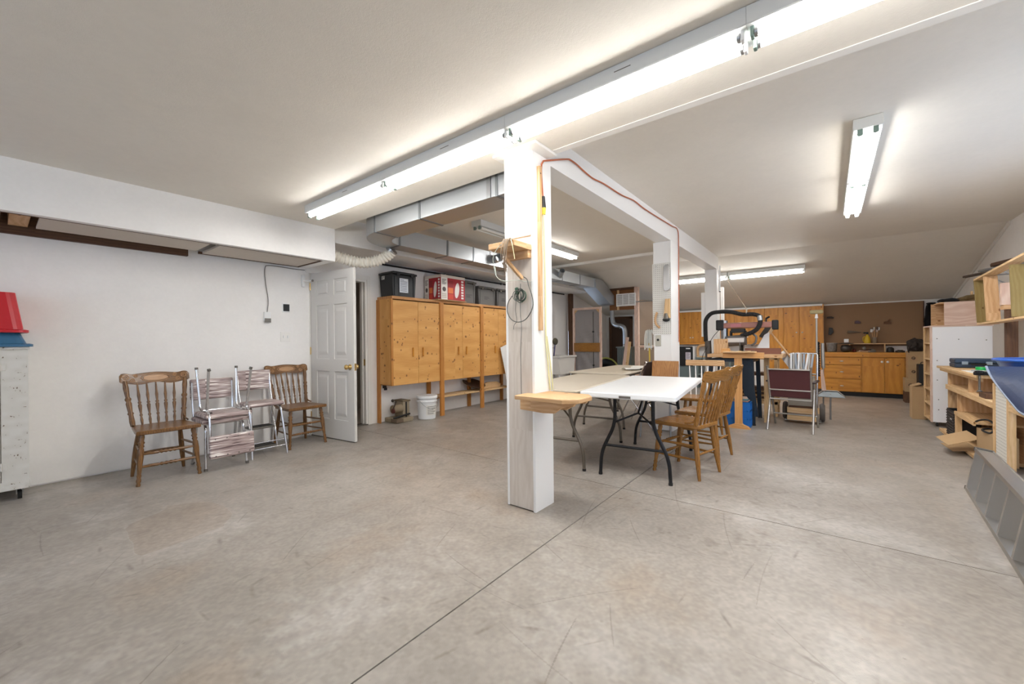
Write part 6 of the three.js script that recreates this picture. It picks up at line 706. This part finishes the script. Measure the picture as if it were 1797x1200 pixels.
// ================================================================ utility corner
{
  const s = thing('laundry_sink', 'white plastic laundry sink on legs behind the farther table', 'sink', [-4.78, 0, -7.75]); { const o = [[-0.3, 0], [0.3, 0], [0.34, 0.37], [-0.34, 0.37]]; mesh('basin', [ext(o, 0.02).rotateY(Math.PI / 2).translate(0.24, 0.43, 0), ext(o, 0.02).rotateY(Math.PI / 2).translate(-0.27, 0.43, 0), tf(B(0.5, 0.37, 0.02), 0, 0.615, 0.32, 0.108), tf(B(0.5, 0.37, 0.02), 0, 0.615, -0.32, -0.108), BB(-0.25, 0.25, 0.43, 0.45, -0.3, 0.3)], M(0xe2dfd8, { roughness: 0.4 }), s); mesh('rim', [BB(0.22, 0.29, 0.79, 0.825, -0.37, 0.37, 0.006), BB(-0.3, -0.23, 0.79, 0.825, -0.37, 0.37, 0.006), BB(-0.23, 0.22, 0.79, 0.825, 0.31, 0.37, 0.006), BB(-0.23, 0.22, 0.79, 0.825, -0.37, -0.31, 0.006)], M(0xe2dfd8, { roughness: 0.4 }), s); } for (const [x, z] of [[-0.2, -0.25], [0.2, -0.25], [-0.2, 0.25], [0.2, 0.25]]) mesh('leg', bar([x, 0, z], [x, 0.5, z], 0.02), mat.white, s); mesh('tap', pipe([[-0.24, 0.82, 0], [-0.24, 1.0, 0], [-0.08, 1.0, 0], [-0.08, 0.95, 0]], 0.012, 0.05), mat.chrome, s);
  const pl = thing('scrub_brush', 'long scrub brush with blue handle standing in the sink', 'brush', [-4.72, 0.46, -7.45]); mesh('handle', bar([0, 0.0, 0], [0.0, 0.62, -0.12], 0.012), M(0x35306a, { roughness: 0.5 }), pl); mesh('bristles', sph(0.06, 0, 0.68, -0.13, 1, 1.3, 1, 12), M(0x5a5648, { roughness: 1 }), pl);
  const po = thing('window_post', 'raw wood post beside the small bright window', 'post', [-5.0, 0, -8.76]); mesh('stud', BB(-0.045, 0.045, 0, 2.3, -0.05, 0.05), mat.darkWood, po, 1);
  // framed plastic panel
  const f = thing('framed_panel', 'pine framed screen panel with plastic sheet and orange board', 'panel', [-4.32, 0, -8.3], 0.08); const W = 0.32, H = 1.90; for (const s2 of [-1, 1]) mesh('frame_side', BB(s2 * W - 0.025, s2 * W + 0.025, 0, H, -0.02, 0.02, 0.002), mat.fir, f, 1); mesh('frame_top', BB(-W + 0.025, W - 0.025, H - 0.05, H, -0.02, 0.02), mat.fir, f, 0); mesh('frame_bottom', BB(-W + 0.025, W - 0.025, 0, 0.06, -0.02, 0.02), mat.fir, f, 0); mesh('brace_board', BB(-W + 0.01, W - 0.01, 0.9, 1.1, 0.021, 0.04, 0.002), mat.golden, f, 0); for (const s2 of [-1, 1]) mesh('corner_gusset', ext([[s2 * (W - 0.025), H - 0.05], [s2 * (W - 0.1), H - 0.05], [s2 * (W - 0.025), H - 0.13]], 0.01).translate(0, 0, 0.01), mat.pine, f);
  const g = strip(new THREE.PlaneGeometry(2 * W, H - 0.05, 14, 30)).translate(0, H / 2, 0); { const q = g.attributes.position; for (let i = 0; i < q.count; i++) q.setZ(i, -0.012 + 0.008 * Math.sin(q.getX(i) * 22 + q.getY(i) * 14) * Math.max(0, Math.sin(q.getY(i) * 1.6))); g.computeVertexNormals(); } mesh('plastic_sheet', g, M(0x8f8a88, { roughness: 0.3, side: THREE.DoubleSide }), f); mesh('rod', bar([0.16, 0.15, 0.03], [0.16, 1.8, 0.03], 0.006), mat.black, f); for (const y of [0.6, 1.35]) mesh('rod_knob', sph(0.022, 0.16, y, 0.035), mat.black, f);
  // furnace closet frame
  const c = thing('furnace_enclosure', 'stud framed furnace enclosure with white air grille', 'enclosure', [-3.44, 0, -9.0]); mesh('corner_stud', BB(-0.05, 0.04, 0, 2.36, -0.09, 0, 0.002), mat.fir, c, 1); mesh('header_panel', BB(-0.66, -0.05, 1.86, 2.36, -0.06, -0.03), M(0x9a7a5a, { map: rep(T.stud, 0.6), roughness: 0.7 }), c); mesh('header_plate', BB(-0.66, -0.05, 2.32, 2.37, -0.03, 0.0), mat.darkWood, c); mesh('mid_stud', BB(-0.46, -0.42, 1.86, 2.32, -0.03, 0), mat.stud, c); mesh('rear_stud', BB(0.25, 0.31, 0, 2.2, -0.55, -0.49), mat.stud, c, 1); mesh('mesh_sheet', beam([0.02, 1.05, -0.08], [0.28, 1.05, -0.5], 0.004, 0.004), mat.steel, c);
  const ms = strip(new THREE.PlaneGeometry(0.5, 2.05)); ms.rotateY(Math.PI / 2 - 0.555 + 0).translate(0.15, 1.05, -0.3); mesh('plastic_side', ms, M(0x8a7868, { roughness: 0.4, side: THREE.DoubleSide }), c); mesh('rail', beam([0.02, 1.0, -0.05], [0.3, 1.0, -0.5], 0.03, 0.05), mat.fir, c); mesh('hanger_rod', bar([0.0, 2.02, 0.03], [0.75, 2.02, 0.03], 0.012), mat.steel, c);
  const gr = mesh('air_grille', BB(-0.475, -0.01, 1.94, 2.23, 0.0, 0.012, 0.002), mat.white, c); for (let i = 0; i < 3; i++) { mesh('grille_field', BB(-0.45 + i * 0.145, -0.325 + i * 0.145, 1.97, 2.2, 0.011, 0.0135), M(0x9c9690, { roughness: 0.6 }), gr); for (let k = 0; k < 8; k++) mesh('louver', BB(-0.45 + i * 0.145, -0.325 + i * 0.145, 1.975 + k * 0.028, 1.988 + k * 0.028, 0.0135, 0.018), mat.white, gr); }
  // furnace bits behind
  const fl = thing('flue_pipe', 'silver flue pipe bending down behind the enclosure', 'pipe', [-4.35, 0, -10.2]); mesh('pipe', rod([[-0.22, 2.0, 0], [-0.2, 1.68, 0], [-0.12, 1.56, 0], [0.05, 1.52, 0], [0.13, 1.42, 0], [0.14, 1.05, 0]], 0.06, 14, 50), mat.galv, fl); mesh('joint', tor(0.062, 0.008, 0.0, 1.525, 0, 0, Math.PI / 2), mat.galv, fl);
  const wh = thing('grey_utility_cabinet', 'ribbed grey green utility cabinet below the flue pipe', 'cabinet', [-4.24, 0, -10.35]); mesh('body', BB(-0.2, 0.2, 0, 0.95, -0.2, 0.14, 0.01), M(0x6d7068, { roughness: 0.6 }), wh); for (let i = 0; i < 6; i++) mesh('rib', BB(-0.18 + i * 0.064, -0.155 + i * 0.064, 0.03, 0.9, 0.14, 0.15), M(0x777a72, { roughness: 0.6 }), wh); mesh('top', BB(-0.22, 0.22, 0.95, 0.985, -0.22, 0.17, 0.006), M(0x7d8074, { roughness: 0.6 }), wh);
  const tn = thing('small_tin', 'small pale tin on the grey utility cabinet', 'tin', [-4.26, 0.986, -10.3]); mesh('tin', lathe([[0, 0], [0.05, 0], [0.05, 0.16], [0.045, 0.165], [0, 0.165]], 0, 0, 0, 18), M(0xc9c2b8, { roughness: 0.4 }), tn); mesh('band', lathe([[0.0505, 0.05], [0.0505, 0.1]], 0, 0, 0, 18), M(0x8a6a5a, { roughness: 0.5 }), tn);
  const fn = thing('coiled_hose_reel', 'black reel with yellow green hose on the floor', 'hose reel', [-4.52, 0, -9.75]); mesh('reel', tor(0.24, 0.1, 0, 0.34, 0, 0, 0.2, 0, 30), mat.black, fn); mesh('hub', aim(strip(new THREE.CylinderGeometry(0.16, 0.16, 0.1, 22)), V(-0.01, 0.34, -0.05), V(0.01, 0.34, 0.05)), mat.blackMetal, fn); mesh('hose', tor(0.32, 0.022, 0.0, 0.38, 0.06, 0, 0.2, 0, 36), M(0xa9a650, { roughness: 0.5 }), fn);
  const dr = structGroup('door_2'); mesh('door_slab', BB(-4.95, -4.40, 0.0, 1.75, ZF + 0.001, ZF + 0.04), M(0x4a3424, { roughness: 0.6 }), dr); mesh('casing', [BB(-5.02, -4.95, 0, 1.80, ZF + 0.001, ZF + 0.05), BB(-4.40, -4.33, 0, 1.80, ZF + 0.001, ZF + 0.05), BB(-5.02, -4.33, 1.75, 1.82, ZF + 0.001, ZF + 0.05)], mat.darkWood, dr); mesh('knob', sph(0.03, -4.46, 0.95, ZF + 0.07), mat.brass, dr);
  const lb = thing('leaning_boards', 'pair of worn boards leaning on the enclosure stud', 'boards', [-3.62, 0, -8.86]); for (let i = 0; i < 2; i++) mesh('board', beam([-0.12 + i * 0.07, 0.0, 0.06], [0.02 + i * 0.05, 1.22 - i * 0.1, -0.0], 0.07, 0.02, 0.002), i ? mat.stud : mat.fir, lb);
  const mp = thing('string_mop', 'white string mop with yellow handle hung upside down', 'mop', [-2.30, 0, -6.62]); mesh('handle', bar([0.0, 0.0, 0], [-0.02, 1.1, 0], 0.012), M(0xd9b84a, { roughness: 0.5 }), mp); mesh('clamp', B(0.1, 0.04, 0.04, -0.02, 1.04, 0, 0.008), mat.white, mp); const r = rng(55); for (let i = 0; i < 26; i++) { const a = (r() - 0.5) * 0.16, z = (r() - 0.5) * 0.08; mesh('mop_strand', rod([[-0.02, 1.04, 0], [-0.02 + a * 0.5, 1.24, z * 0.4], [-0.02 + a * 0.7, 1.30 + r() * 0.03, z], [-0.02 + a * 1.1, 1.2, z * 1.5], [-0.02 + a * 1.15, 0.96 + r() * 0.12, z * 1.6]], 0.005, 4, 16), mat.mopWhite || (mat.mopWhite = M(0xdcdcd6, { roughness: 0.95 })), mp); }
  const bb = thing('blue_bag', 'blue plastic bag hanging behind the string mop', 'bag', [-2.16, 0.98, -6.9]); mesh('bag', sph(0.07, 0, 0.09, 0, 1, 1.5, 0.5, 14), M(0x2a4a8a, { roughness: 0.4 }), bb); mesh('hang_cord', bar([0, 0.19, 0], [0, 1.6, 0], 0.003), mat.black, bb);
}

// ---------------------------------------------------------------- hand over
scene.traverse(o => { if (o.isMesh) { o.castShadow = true; o.receiveShadow = true; } });
renderer.render(scene, camera);
